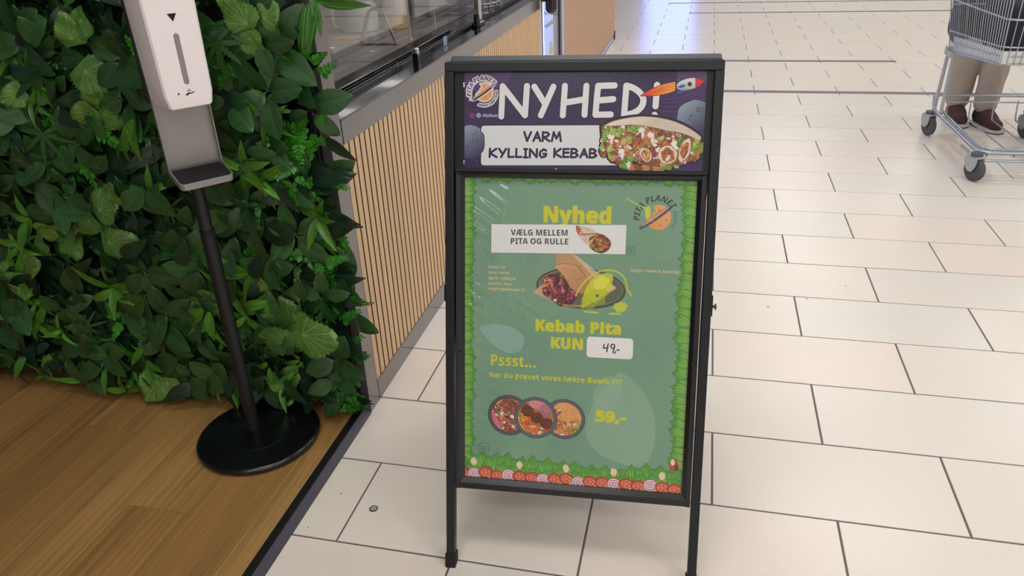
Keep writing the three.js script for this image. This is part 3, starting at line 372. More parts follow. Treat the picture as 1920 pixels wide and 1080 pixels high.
// snap frame round the poster: four bars whose inner flank slopes down to the sheet
const barMat = phy({ color: hex('#101218'), roughness: 0.24, clearcoat: 0.4, clearcoatRoughness: 0.1 });
function frameBar(len, wide) { const s = new THREE.Shape(); s.moveTo(0, -0.018); s.lineTo(0, -0.003); s.lineTo(0.0015, -0.0015); s.lineTo(wide * 0.55, -0.0025); s.lineTo(wide * 0.62, -0.004); s.lineTo(wide, -0.0088); s.lineTo(wide, -0.018); s.closePath(); return new THREE.ExtrudeGeometry(s, { depth: len, bevelEnabled: false }); }
const FX0 = 0.0228, FX1 = 0.5508, FY0 = 0.1985, FY1 = 0.9195;
const turnTo = (g, ex, ey, ez, p) => g.applyMatrix4(new THREE.Matrix4().makeBasis(ex, ey, ez).setPosition(p));
part(sign, 'frame_bar', tilt(turnTo(frameBar(FY1 - FY0, 0.019), V(1, 0, 0), V(0, 0, 1), V(0, -1, 0), V(FX0, FY1, 0))), barMat);
part(sign, 'frame_bar', tilt(turnTo(frameBar(FY1 - FY0, 0.019), V(-1, 0, 0), V(0, 0, 1), V(0, 1, 0), V(FX1, FY0, 0))), barMat);
part(sign, 'frame_bar', tilt(turnTo(frameBar(FX1 - FX0 - 0.004, 0.0105), V(0, -1, 0), V(0, 0, 1), V(-1, 0, 0), V(FX1 - 0.002, FY1 - 0.0004, 0.0002))), barMat);
part(sign, 'frame_bar', tilt(turnTo(frameBar(FX1 - FX0 - 0.004, 0.0255), V(0, 1, 0), V(0, 0, 1), V(1, 0, 0), V(FX0 + 0.002, FY0 + 0.0004, 0.0002))), barMat);
part(sign, 'backing_board', tilt(box(FX0 + 0.002, FX1 - 0.002, FY0 + 0.002, FY1 - 0.002, -0.019, -0.0165)), M.blackMatt);
const PX = 0.0413, PY = 0.2235, PW = 0.4882, PH = 0.6862;
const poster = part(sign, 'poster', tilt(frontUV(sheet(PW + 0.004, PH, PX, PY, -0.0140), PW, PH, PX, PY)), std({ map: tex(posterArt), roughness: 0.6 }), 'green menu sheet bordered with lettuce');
const unit = 1 / 2400, at = (x, y) => [PX + x * unit, PY + PH - y * unit];
{ const [x, y] = at(142, 384), w = 696 * unit, h = 149 * unit, s = frontUV(new THREE.BoxGeometry(w, h, 0.0005, 12, 1, 1).translate(x + w / 2, y + h / 2, 0), w, h, x, y), p = s.attributes.position;
  for (let i = 0; i < p.count; i++) { const u = (p.getX(i) - x) / w; p.setZ(i, p.getZ(i) - 0.0132 + 0.0002 * Math.sin(u * 7)); p.setY(i, p.getY(i) + 0.0058 * u - 0.0028); } s.computeVertexNormals();
  part(poster, 'paper_strip', tilt(s), std({ map: tex(stripArt), roughness: 0.55 }), 'white paper strip taped over the poster'); }
{ const [x, y] = at(655, 927), w = 240 * unit, h = 111 * unit, s = new THREE.Shape(), r = 0.009; s.moveTo(x + r, y); s.lineTo(x + w - r, y); s.quadraticCurveTo(x + w, y, x + w, y + r); s.lineTo(x + w, y + h - r); s.quadraticCurveTo(x + w, y + h, x + w - r, y + h); s.lineTo(x + r, y + h); s.quadraticCurveTo(x, y + h, x, y + h - r); s.lineTo(x, y + r); s.quadraticCurveTo(x, y, x + r, y);
  part(poster, 'price_sticker', tilt(frontUV(new THREE.ExtrudeGeometry(s, { depth: 0.0004, bevelEnabled: false, curveSegments: 8 }).translate(0, 0, -0.0135), w, h, x, y)), std({ map: tex(stickerArt), roughness: 0.6 }), 'white price label with a handwritten number'); }
{ // clear cover sheet, creased towards its left edge
  const nx = 170, ny = 240, g = new THREE.PlaneGeometry(PW + 0.006, PH + 0.004, nx, ny).translate(PX + PW / 2, PY + PH / 2, 0), p = g.attributes.position;
  for (let i = 0; i < p.count; i++) { const u = (p.getX(i) - PX) / PW, v = (p.getY(i) - PY) / PH, e = Math.exp(-Math.max(0, u) * 6.5) * (0.35 + 0.65 * Math.max(0, Math.min(1, (v - 0.25) * 3)));
    const X = u * PW, Y = v * PH, band = Math.max(0, noise.noise(u * 5 + 1, v * 5.5, 2.2) + 0.4), crease = e * band * 0.0044 * (1 + Math.sin(240 * (Y * 0.86 + X * 0.5) + 3 * noise.noise(u * 3, v * 3, 4.4))) + noise.noise(u * 6 + 2, v * 9, 5.5) * 0.0010 * (0.2 + e), slow = noise.noise(u * 1.6, v * 2.2, 9.1) * 0.0012;
    const rim = Math.min(1, Math.min(u, 1 - u, v, 1 - v) * 30); p.setZ(i, -0.0112 + Math.min(0.0075, Math.max(-0.0012, (crease + slow * 0.5) * Math.max(0, rim)))); }
  g.computeVertexNormals();
  part(sign, 'cover_sheet', tilt(g), phy({ color: 0xffffff, transmission: 1, thickness: 0, roughness: 0.04, ior: 1.45 }), 'clear creased plastic sheet'); }
{ const screw = (s, t) => part(sign, 'screw', tilt(new THREE.SphereGeometry(0.0042, 14, 8, 0, 6.2832, 0, 1.57).rotateX(1.5708).scale(1, 1, 0.5).translate(s, t, -0.0025)), M.rubber); screw(0.5409, 0.524); screw(0.0325, 0.524); }
const cap = (s, on) => part(on, 'foot_cap', tilt(box(s - 0.0125, s + 0.0125, -0.003, 0.033, -0.027, 0.0032, 0.003)), M.rubber);
cap(0.0098, postA); cap(SW - 0.0098, postB);
// rear frame, leaning the other way from the same top
const rear = (g) => g.applyMatrix4(new THREE.Matrix4().makeRotationX(LEAN).setPosition(0, 0, -2 * SH * Math.sin(LEAN) - 0.048));
part(sign, 'rear_post', rear(box(0.004, 0.022, 0.004, SH - 0.004, 0, 0.022, 0.002)), tubeMat);
part(sign, 'rear_post', rear(box(SW - 0.022, SW - 0.004, 0.004, SH - 0.004, 0, 0.022, 0.002)), tubeMat);
part(sign, 'rear_rail', rear(box(0.004, SW - 0.003, SH - 0.02, SH + 0.002, -0.006, 0.018, 0.004)), std({ color: hex('#3b4048'), roughness: 0.45 }));
part(sign, 'rear_panel', rear(box(0.022, SW - 0.022, 0.2, 1.12, 0.004, 0.008)), M.blackMatt);
part(sign, 'rear_foot_cap', rear(box(0.001, 0.025, 0, 0.03, -0.002, 0.024, 0.003)), M.rubber); part(sign, 'rear_foot_cap', rear(box(SW - 0.025, SW - 0.001, 0, 0.03, -0.002, 0.024, 0.003)), M.rubber);
part(sign, 'hinge_plate', tilt(box(0.004, 0.03, SH - 0.0005, SH + 0.002, -0.05, -0.004, 0.001)), M.black); part(sign, 'hinge_plate', tilt(box(SW - 0.03, SW - 0.004, SH - 0.0005, SH + 0.002, -0.05, -0.004, 0.001)), M.black);
part(postA, 'stay_bracket', tilt(box(-0.004, 0.001, 0.636, 0.673, -0.022, -0.004, 0.0018)), M.blackMatt);
part(postB, 'stay_bracket', tilt(box(SW - 0.001, SW + 0.003, 0.628, 0.672, -0.02, -0.005, 0.001)), M.blackMatt);
part(postB, 'wing_bolt', [tilt(rod(V(SW, 0.648, -0.0125), V(SW + 0.008, 0.648, -0.0125), 0.0028)), tilt(new THREE.CylinderGeometry(0.0068, 0.0068, 0.0036, 6).rotateZ(1.5708).translate(SW + 0.009, 0.648, -0.0125))], std({ color: hex('#55514e'), roughness: 0.4, metalness: 0.7 }));

// ------------------------------------------------------------ wall of artificial plants
const CELLS = 8, cell = 256;
const leafAtlas = canvas(cell * 4, cell * 2, (c) => {
  const into = (i, f) => { c.save(); c.translate((i % 4) * cell, Math.floor(i / 4) * cell); c.beginPath(); c.rect(0, 0, cell, cell); c.clip(); f(); c.restore(); };
  const ground = (r, g, b, n = 14) => { c.fillStyle = `rgb(${r},${g},${b})`; c.fillRect(0, 0, cell, cell); for (let i = 0; i < 90; i++) { const k = rr(-n, n); c.fillStyle = `rgba(${r + k},${g + k * 1.3},${b + k},0.35)`; blob(c, rr(0, cell), rr(0, cell), rr(8, 50), rr(8, 50), 0.5, i); c.fill(); } };
  const line = (col, w, ...p) => { c.strokeStyle = col; c.lineWidth = w; c.lineCap = 'round'; c.beginPath(); c.moveTo(p[0], p[1]); if (p.length === 4) c.lineTo(p[2], p[3]); else c.quadraticCurveTo(p[2], p[3], p[4], p[5]); c.stroke(); };
  const pinnate = (col, w, n, sweep, mid = w * 1.8) => { for (let i = 0; i < n; i++) { const y = cell * (0.95 - i / n * 0.86); for (const s of [-1, 1]) line(col, w, 128, y, 128 + s * 60, y - sweep * 0.4, 128 + s * 118, y - sweep); } line(col, mid, 128, 256, 128, 6); };
  into(0, () => { ground(84, 128, 58, 18); c.fillStyle = 'rgba(70,110,50,0.35)'; for (let i = 0; i < 40; i++) { blob(c, rr(0, 256), rr(0, 256), 26, 8, 0.5, i, rr(0, 3)); c.fill(); }
    for (const a of [-2.75, -2.25, -1.85, -1.57, -1.3, -0.9, -0.4]) { const x = 128 + 190 * Math.cos(a), y = 200 + 190 * Math.sin(a); line('rgba(136,170,98,0.9)', 4, 128, 205, x, y); for (let k = 0.3; k < 0.95; k += 0.16) for (const s of [-0.5, 0.5]) line('rgba(128,162,86,0.6)', 2, 128 + 190 * k * Math.cos(a), 203 + 190 * k * Math.sin(a), 128 + 190 * k * Math.cos(a) + 36 * Math.cos(a + s), 203 + 190 * k * Math.sin(a) + 36 * Math.sin(a + s)); } });
  into(1, () => { ground(47, 86, 48); pinnate('rgba(58,98,50,0.55)', 2, 9, 46, 3); line('rgba(86,122,66,0.9)', 4, 128, 256, 128, 6); });
  into(2, () => { ground(78, 146, 44, 22); for (let x = 20; x < 256; x += 22) line(x % 44 < 22 ? 'rgba(150,205,80,0.8)' : 'rgba(60,120,36,0.7)', 6, x, 256, 128 + (x - 128) * 0.5, 0); line('rgba(190,220,120,0.9)', 5, 128, 256, 128, 0); });
  into(3, () => { ground(52, 92, 42); pinnate('rgba(78,120,58,0.7)', 3, 11, 60, 8); });
  into(4, () => { ground(62, 142, 42, 26); line('rgba(96,178,66,0.9)', 14, 128, 256, 128, 20); });
  into(5, () => { ground(28, 56, 40); pinnate('rgba(42,74,44,0.6)', 3, 12, 40, 3); line('rgba(66,98,60,0.9)', 4, 128, 256, 128, 4); });
  into(6, () => { ground(52, 108, 40); for (const i of [-3, -1.2, 1.2, 3]) line(Math.abs(i) > 2 ? 'rgba(128,172,80,0.85)' : 'rgba(84,138,58,0.8)', 11, 128 + i * 30, 256, 128 + i * 16, 0); });
  into(7, () => { ground(50, 98, 48, 20); line('rgba(96,150,80,0.9)', 8, 128, 256, 128, 10); });
});
const leafMat = phy({ map: tex(leafAtlas), vertexColors: true, roughness: 0.31, side: THREE.DoubleSide, transmission: 0.0, specularIntensity: 1 });
const leafUV = (i, u, v) => [((i % 4) + 0.02 + 0.96 * u) / 4, 1 - (Math.floor(i / 4) + 0.98 - 0.96 * v) / 2];
const HERO = {
  A: [[-1.638,1.064,-136,0.092,-0.125],[-1.626,1.112,10,0.074,-0.125],[-1.122,1.148,51,0.093,-0.125],[-1.102,1.163,-51,0.063,-0.125],[-1.145,1.144,-164,0.069,-0.125],[-1.181,0.276,68,0.095,-0.125],[-1.18,0.326,15,0.097,-0.125],[-1.173,0.326,-95,0.13,-0.125],[-1.722,0.65,-41,0.094,-0.125],[-1.734,0.644,124,0.07,-0.125],[-1.73,0.568,-90,0.088,-0.125],[-1.945,0.52,16,0.061,-0.125],[-1.669,0.121,144,0.1,-0.125],[-1.647,0.117,177,0.068,-0.125],[-1.576,1.181,121,0.073,-0.125],[-1.657,0.747,-156,0.061,-0.125]] ,
  B: [[-1.039,0.956,-77,0.096,-0.175],[-1.043,0.949,5,0.085,-0.175],[-1.046,0.945,116,0.057,-0.175],[-1.037,0.94,-133,0.074,-0.175],[-1.225,0.847,51,0.082,-0.125],[-1.229,0.843,113,0.086,-0.125],[-1.222,0.84,-151,0.084,-0.125],[-1.216,0.85,-95,0.08,-0.125],[-1.23,0.854,16,0.071,-0.125],[-1.226,0.836,139,0.068,-0.125],[-1.642,0.408,160,0.131,-0.125],[-1.643,0.412,134,0.13,-0.125],[-1.637,0.409,-146,0.081,-0.125],[-1.627,0.482,143,0.083,-0.125],[-1.621,0.486,-159,0.079,-0.125],[-1.616,0.49,-105,0.104,-0.125],[-1.63,0.49,83,0.045,-0.125],[-1.597,0.177,-146,0.052,-0.125],[-1.583,0.194,115,0.107,-0.125],[-1.535,0.752,-147,0.097,-0.125],[-1.544,0.744,134,0.098,-0.125],[-1.624,0.771,-174,0.084,-0.125],[-1.63,0.83,132,0.081,-0.125],[-1.657,0.944,-161,0.071,-0.125],[-1.689,1.04,141,0.056,-0.125],[-1.742,1.05,110,0.117,-0.125],[-1.667,0.965,115,0.052,-0.125],[-1.095,0.561,147,0.071,-0.175],[-1.028,0.485,-176,0.06,-0.175],[-1.072,0.506,-149,0.074,-0.175],[-1.128,0.502,178,0.066,-0.125],[-1.188,0.562,-139,0.05,-0.125]] ,
  C: [[-1.135,0.938,48,0.062,-0.125],[-1.135,0.938,158,0.078,-0.125],[-1.128,0.934,-140,0.064,-0.125],[-1.134,0.94,-57,0.049,-0.125],[-1.956,0.629,84,0.084,-0.125],[-1.968,0.62,154,0.107,-0.125],[-1.958,0.638,36,0.064,-0.125],[-1.951,0.626,147,0.068,-0.125],[-1.241,0.419,109,0.104,-0.125],[-1.242,0.413,175,0.073,-0.125],[-1.206,0.197,111,0.059,-0.175],[-1.201,0.192,178,0.084,-0.175],[-1.203,0.203,68,0.031,-0.175],[-1.284,0.211,127,0.073,-0.125],[-1.279,0.193,-179,0.056,-0.125],[-1.058,0.818,20,0.073,-0.175],[-1.698,0.215,87,0.063,-0.125],[-1.7,0.22,139,0.079,-0.125],[-1.436,0.368,174,0.1,-0.125],[-1.455,0.375,129,0.101,-0.125],[-1.686,0.059,112,0.076,-0.125],[-1.518,0.926,144,0.118,-0.125],[-1.527,0.921,171,0.104,-0.125]] ,
  S: [[-0.986,1.209,-102,0.121,-0.175],[-0.987,1.205,-173,0.074,-0.175],[-0.992,1.2,152,0.142,-0.175],[-0.985,1.202,-85,0.068,-0.175],[-0.991,1.2,163,0.136,-0.175],[-0.986,1.198,164,0.102,-0.175]] ,
  D: [[-1.231,1.118,-173,0.101,-0.125],[-1.813,0.883,167,0.092,-0.125]] ,
  F: [[-1.083,0.609,-72,0.13,-0.175],[-1.059,0.679,-118,0.103,-0.175],[-1.141,0.761,-147,0.078,-0.125],[-1.121,0.64,106,0.139,-0.125],[-1.067,0.415,-93,0.08,-0.175],[-1.034,0.443,158,0.125,-0.175],[-1.191,0.156,-124,0.107,-0.125],[-1.158,0.088,-110,0.141,-0.175],[-1.275,0.491,-35,0.083,-0.125],[-1.063,0.746,-72,0.108,-0.175],[-1.036,0.819,-158,0.079,-0.175],[-1.805,1.119,-78,0.108,-0.125],[-1.854,1.038,-79,0.091,-0.125],[-2.021,0.436,126,0.138,-0.125],[-1.885,0.446,-58,0.111,-0.125],[-1.678,0.529,-62,0.1,-0.125],[-1.489,0.509,-27,0.091,-0.125],[-1.755,0.949,-121,0.08,-0.125],[-1.805,0.116,169,0.132,-0.125],[-1.419,0.159,176,0.119,-0.125],[-1.011,0.876,-130,0.084,-0.175]] ,
  E: [[-1.02,1.062,-64,0.041,-0.175],[-1.064,0.249,-61,0.067,-0.175],[-1.049,0.348,-59,0.059,-0.175],[-1.081,0.792,-140,0.036,-0.125],[-1.012,0.76,-108,0.042,-0.175],[-1.056,0.587,-118,0.046,-0.175],[-1.008,0.613,-166,0.048,-0.175],[-1.073,1.032,-154,0.035,-0.125],[-1.027,0.216,-73,0.046,-0.175],[-1.059,0.166,-136,0.047,-0.175],[-1.055,0.611,154,0.054,-0.175],[-1.039,1.008,144,0.049,-0.175],[-1.023,0.913,-39,0.035,-0.175],[-1.0,1.034,-60,0.05,-0.175],[-1.013,0.419,-111,0.057,-0.175]] ,
};
// A leaf as a bent grid: base at the origin, tip along +y, face towards +z.
function leafGrid({ cellNo, prof, nx = 2, ny = 8, fold = 0.25, curl = 0.3, wave = 0, teeth = 0, W = 0.5, tint = [1, 1, 1] }) {
  const pos = [], uv = [], col = [], idx = [];
  for (let j = 0; j <= ny; j++) { const t = j / ny, w = W * prof(t) * (teeth && j % 2 ? 1 - teeth : 1);
    for (let i = -nx; i <= nx; i++) { const s = i / nx, x = s * w; pos.push(x, t, fold * Math.abs(x) - curl * t * t + wave * Math.sin(t * 9 + s * 3) * Math.abs(s) * 0.1 - 0.12 * s * s * W); uv.push(...leafUV(cellNo, 0.5 + 0.5 * x / W, t)); col.push(...tint); } }
  const m = 2 * nx + 1; for (let j = 0; j < ny; j++) for (let i = 0; i < m - 1; i++) { const a = j * m + i; idx.push(a, a + 1, a + m, a + 1, a + m + 1, a + m); }
  const g = new THREE.BufferGeometry(); g.setAttribute('position', new THREE.Float32BufferAttribute(pos, 3)); g.setAttribute('uv', new THREE.Float32BufferAttribute(uv, 2)); g.setAttribute('color', new THREE.Float32BufferAttribute(col, 3)); g.setIndex(idx); g.computeVertexNormals(); return g;
}
const oval = (t) => (t < 0.1 ? 0.07 : Math.max(0.03, Math.pow(Math.sin(Math.PI * Math.pow((t - 0.08) / 0.92, 0.95)), 0.66)));
const lance = (t) => Math.pow(Math.sin(Math.PI * Math.pow(t * 0.97 + 0.03, 0.72)), 0.9);
const round = (t) => Math.pow(Math.max(0, Math.sin(Math.PI * Math.pow(t * 0.93 + 0.07, 0.62))), 0.55) * (t > 0.98 ? 0.3 : 1);
const strap = (t) => Math.min(1, 0.35 + t * 3) * Math.pow(1 - Math.pow(t, 2.4), 0.8);
const mergeLeaf = (list) => { const g = mergeGeometries(list); return g; };
function sprig(pairs, cellNo, size, tint) {                // a stem with small paired leaflets
  const list = [], stem = leafGrid({ cellNo, prof: () => 1, nx: 1, ny: 6, W: 0.018, curl: 0.25, fold: 0, tint }); list.push(stem);
  for (let i = 1; i <= pairs; i++) for (const s of [-1, 1]) { const t = i / pairs, k = size * (1.05 - 0.65 * t) * rr(0.85, 1.1); const l = leafGrid({ cellNo, prof: oval, nx: 1, ny: 3, W: 0.3, curl: 0.2, fold: 0.3, tint: tint.map((q) => q * rr(0.8, 1.15)) });
    l.scale(k, k, k).rotateX(rr(-0.2, 0.5)).rotateZ(s * rr(-1.25, -0.85)).translate(0, t * 0.97, -0.25 * t * t); list.push(l); }
  return mergeLeaf(list);
}
function palm(n, tint) { const list = []; for (let i = 0; i < n; i++) { const a = (i - (n - 1) / 2) * 0.72, k = 1 - Math.abs(i - (n - 1) / 2) * 0.1; list.push(leafGrid({ cellNo: 3, prof: lance, nx: 1, ny: 20, W: 0.085, teeth: 0.4, curl: 0.18, fold: 0.3, tint }).scale(k, k, k).rotateZ(a)); } return mergeLeaf(list); }
const shade = () => { const k = rr(0.62, 1.2); return [k * rr(0.9, 1.08), k, k * rr(0.85, 1.05)]; };
const KIND = {
  A: { name: 'round_leaf', make: () => leafGrid({ cellNo: 0, prof: round, nx: 3, ny: 24, W: 0.52, teeth: 0.13, curl: rr(0.05, 0.3), fold: rr(-0.1, 0.25), wave: 0.5, tint: shade() }) },
  B: { name: 'oval_leaf', make: () => leafGrid({ cellNo: 1, prof: oval, nx: 2, ny: 12, W: rr(0.25, 0.33), curl: rr(0.1, 0.4), fold: rr(0.1, 0.35), tint: shade() }) },
  C: { name: 'lime_leaf', make: () => leafGrid({ cellNo: 2, prof: lance, nx: 1, ny: 8, W: rr(0.12, 0.18), curl: rr(0.1, 0.45), fold: rr(0.3, 0.6), tint: shade() }) },
  S: { name: 'striped_leaf', make: () => leafGrid({ cellNo: 6, prof: lance, nx: 2, ny: 10, W: rr(0.12, 0.15), curl: rr(0.05, 0.3), fold: 0.25, tint: [1, 1, 1] }) },
  D: { name: 'palmate_leaf', make: () => palm(7, shade()) },
  E: { name: 'fern_sprig', make: () => sprig(9, 4, 0.36, shade()) },
  F: { name: 'long_leaf', make: () => leafGrid({ cellNo: 5, prof: lance, nx: 2, ny: 10, W: rr(0.17, 0.24), curl: rr(0.1, 0.45), fold: rr(0.1, 0.4), tint: shade() }) },
  G: { name: 'small_sprig', make: () => sprig(12, 7, 0.2, shade()) },
};
for (const k of Object.values(KIND)) k.stock = Array.from({ length: 5 }, k.make);
const garden = thing('plant_wall', 'dense wall panel of mixed artificial green leaves standing at the end of the counter', 'plant wall', [0, 0, 0]);
part(garden, 'backing_panel', box(-3.2, -1.062, 0.012, 1.75, -0.262, -0.236), std({ color: hex('#0a0f0b'), roughness: 0.95 }));
part(garden, 'side_trim', box(-1.064, -1.05, 0.012, 1.75, -0.262, -0.2, 0.002), std({ color: hex('#0c0c0e'), roughness: 0.6 }));
part(garden, 'backing_mesh', Array.from({ length: 22 }, (_, i) => box(-3.2 + i * 0.1, -3.185 + i * 0.1, 0.03, 1.72, -0.236, -0.226)), std({ color: hex('#0d150d'), roughness: 0.9 }));
const leaves = [], dummy = new THREE.Object3D(), probe = V(0, 0, 0);
function putLeaf(kind, x, y, z, deg, len, pitch, roll) {
  const g = pick(KIND[kind].stock); dummy.position.set(x, y, z); dummy.rotation.set(0, 0, 0); dummy.rotation.order = 'ZXY'; dummy.rotation.set(pitch, roll, deg * Math.PI / 180); dummy.scale.setScalar(len); dummy.updateMatrix();
  const p = g.attributes.position; let lo = 9, zl = 9, xh = -9; for (let i = 0; i < p.count; i += 2) { probe.fromBufferAttribute(p, i).applyMatrix4(dummy.matrix); lo = Math.min(lo, probe.y); zl = Math.min(zl, probe.z); xh = Math.max(xh, probe.x); }
  if (lo < 0.016) return false;
  if (zl < -0.232) { dummy.position.z += -0.232 - zl; dummy.updateMatrix(); }
  if (Math.abs(x + 1.31) < 0.2 && y < 0.07 && dummy.position.z > -0.19) return false;             // room for the stand's foot
  leaves.push({ kind, g, m: dummy.matrix.clone(), x, y, z: dummy.position.z, len, size: len * len * ({ A: 0.8, B: 0.45, C: 0.2, S: 0.22, D: 0.5, E: 0.4, F: 0.32, G: 0.25 })[kind] }); return true;
}
for (const [kind, list] of Object.entries(HERO)) for (const [x, y, deg, len, z] of list) putLeaf(kind, x, y, z, deg, len * 1.12, rr(-0.05, 0.3), rr(-0.35, 0.35));
const X0 = -2.75, X1 = -1.055, YTOP = 1.68;
const whorl = (kind, n, x, y, z, len, spread = 1) => { const a0 = rr(0, 360); if (kind === 'B') len *= 1.1; for (let i = 0; i < n; i++) putLeaf(kind, x + rr(-0.006, 0.006), y + rr(-0.006, 0.006), z + rr(-0.008, 0.008), a0 + 360 / n * i * spread + rr(-16, 16), len * rr(0.75, 1.15), rr(-0.15, 0.75), rr(-0.4, 0.4)); };
const spot = () => [rr(X0, X1), rr(0.035, YTOP)];
for (let i = 0; i < 520; i++) { const [x, y] = spot(); whorl(pick(['B', 'F', 'B', 'F', 'G']), 4, x, y, rr(-0.224, -0.205), rr(0.08, 0.125)); }        // deep layer
for (let i = 0; i < 245; i++) { const [x, y] = spot(); whorl(pick(['B', 'F', 'F', 'B', 'F', 'G', 'F']), pick([2, 3, 4]), x, y, rr(-0.195, -0.165), rr(0.08, 0.125)); }
for (let i = 0; i < 104; i++) { const [x, y] = spot(); whorl('B', 5, x, y, rr(-0.165, -0.135), rr(0.075, 0.11)); }
for (let i = 0; i < 74; i++) { const [x, y] = spot(); whorl('C', 6, x, y, rr(-0.165, -0.135), rr(0.06, 0.105)); }
for (let i = 0; i < 11; i++) { const [x, y] = spot(); whorl('A', 3, x, y, rr(-0.16, -0.135), rr(0.07, 0.095)); }
for (let i = 0; i < 22; i++) { const [x, y] = spot(); putLeaf('D', x, y, rr(-0.15, -0.13), 180 + rr(-50, 50), rr(0.07, 0.1), rr(0, 0.4), rr(-0.3, 0.3)); }
for (let i = 0; i < 90; i++) { const [x, y] = spot(); whorl(pick(['G', 'G', 'E']), 3, x, y, rr(-0.165, -0.14), rr(0.05, 0.075)); }
for (let i = 0; i < 30; i++) whorl('E', 3, rr(-1.13, -1.05), rr(0.04, 1.6), rr(-0.18, -0.15), rr(0.045, 0.07));                                    // bright fern along the open edge
for (let i = 0; i < 100; i++) { const x = rr(X0, X1); putLeaf(pick(['B', 'F', 'B', 'F', 'C']), x, rr(0.1, 0.18), rr(-0.17, -0.12), 180 + rr(-60, 60), rr(0.07, 0.105), rr(0.1, 0.6), rr(-0.4, 0.4)); }
leaves.forEach((l) => { const s = view.containsPoint(V(l.x, l.y, l.z)) ? 1 : 0; l.rank = s * l.size * Math.pow(Math.max(0, l.z + 0.25) / 0.1, 2); });
leaves.sort((a, b) => b.rank - a.rank);
leaves.slice(0, 298).forEach((l) => { const m = part(garden, KIND[l.kind].name, l.g, leafMat); m.applyMatrix4(l.m); });
{ const rest = mergeGeometries(leaves.slice(298).map((l) => l.g.clone().applyMatrix4(l.m))), m = part(garden, 'undergrowth', rest, leafMat); m.userData.kind = 'stuff'; }

// ------------------------------------------------------------ service counter with slatted front
const greyMetal = phy({ color: hex('#6f6b6b'), roughness: 0.2, metalness: 0.35, clearcoat: 0.4, clearcoatRoughness: 0.15 });
const FACE = -1.02, Z0 = -0.29, Z1 = -2.945;
const counter = thing('service_counter', 'long counter with pale oak slats, grey metal edging and a glossy black top', 'counter', [0, 0, 0]);
part(counter, 'corner_post', box(-1.048, FACE, 0, 1.6, Z0 + 0.003, -0.2165, 0.0015), greyMetal);
part(counter, 'felt_backing', box(FACE - 0.0135, FACE - 0.0024, 0.07, 0.828, Z1, Z0 - 0.001), std({ color: hex('#060607'), roughness: 0.95 }));
part(counter, 'carcass', box(-1.24, FACE - 0.014, 0, 0.86, Z1, Z0 - 0.001), M.blackMatt);
part(counter, 'kickboard', box(FACE - 0.013, FACE, 0, 0.0685, Z1, Z0 - 0.0005, 0.001), greyMetal);
part(counter, 'kick_ledge', box(FACE - 0.012, FACE + 0.0015, 0.0685, 0.0715, Z1, Z0 - 0.0005), greyMetal);
part(counter, 'front_band', box(FACE - 0.014, FACE + 0.001, 0.8255, 0.8885, Z1, Z0 - 0.0005, 0.0008), greyMetal);
const slatWood = (s) => pixelTex(128, 512, (u, v) => { const k = 1 + 0.07 * loopNoise(u, v, 22, 1.5, s) + 0.05 * loopNoise(u, v, 60, 6, s + 3) + 0.07 * loopNoise(u, v, 3, 0.8, s + 8); return [222 * k, 186 * k, 144 * k]; }, true, [12, 1.1]);
const slatMats = [1.3, 4.8, 9.1].map((s) => std({ map: slatWood(s), roughness: 0.5 }));
const PITCH = 0.03535, slatShapes = Array.from({ length: 4 }, (_, i) => uvMetres(box(-0.0025, 0.0025, 0.0718, 0.8252, -0.0132, 0.0132, 0.0008), i * 0.31, i * 0.17));
const nSlat = Math.floor((Z0 - Z1) / PITCH);
for (let i = 0; i < nSlat; i++) part(counter, 'slat', pick(slatShapes), pick(slatMats)).position.set(FACE - 0.0035, 0, Z0 - 0.0145 - i * PITCH);
const topBlack = phy({ color: hex('#090b10'), roughness: 0.08, clearcoat: 0.2, clearcoatRoughness: 0.03 });
part(counter, 'top_nosing', box(-1.067, FACE + 0.001, 0.8888, 0.8935, Z1, Z0 - 0.0005, 0.001), phy({ color: hex('#171c26'), roughness: 0.1, clearcoat: 0.5, clearcoatRoughness: 0.03 }));
part(counter, 'top_board', box(-1.25, -1.068, 0.862, 0.886, Z1, Z0 - 0.0005, 0.002), topBlack);
part(counter, 'glass_rail', [box(-1.136, -1.129, 0.886, 0.897, Z1, Z0 - 0.02, 0.001), box(-1.121, -1.114, 0.886, 0.897, Z1, Z0 - 0.02, 0.001)], std({ color: hex('#39454f'), roughness: 0.25, metalness: 0.7 }));
part(counter, 'cable_duct', box(-1.2, -1.168, 0.886, 0.9, -1.75, -0.42, 0.004), topBlack);
part(counter, 'inner_face', box(-1.262, -1.251, 0.79, 0.886, Z1, Z0 - 0.0005), M.black);
const paneMat = phy({ color: 0xffffff, transmission: 1, thickness: 0, roughness: 0.015, ior: 1.5 });
part(counter, 'glass_pane', box(-1.249, -1.243, 0.882, 1.5, -2.93, -0.3), paneMat, 'clear upright screen');
{ const z = -1.055, x = -1.078; const cb = part(counter, 'clamp_block', box(x - 0.01, x + 0.01, 0.886, 0.925, z - 0.012, z + 0.012, 0.002), M.blackGloss); part(cb, 'clamp_knob', [new THREE.CylinderGeometry(0.0135, 0.0135, 0.014, 6).translate(x, 0.932, z), new THREE.SphereGeometry(0.012, 12, 6, 0, 6.3, 0, 1.57).scale(1, 0.4, 1).translate(x, 0.939, z)], M.chrome); part(cb, 'clamp_pin', rod(V(-1.1, 0.886, -0.93), V(-1.1, 0.918, -0.93), 0.0016), M.chrome); }
{ const z = -1.9, x = -1.085; const sp = part(counter, 'screen_post', box(x - 0.011, x + 0.011, 0.886, 1.5, z - 0.025, z + 0.025, 0.003), M.chrome); part(sp, 'foot', [box(x - 0.022, x + 0.02, 0.886, 0.91, z - 0.04, z + 0.04, 0.006), new THREE.CylinderGeometry(0.012, 0.016, 0.05, 20).translate(x + 0.005, 0.92, z + 0.045)], M.blackGloss); }
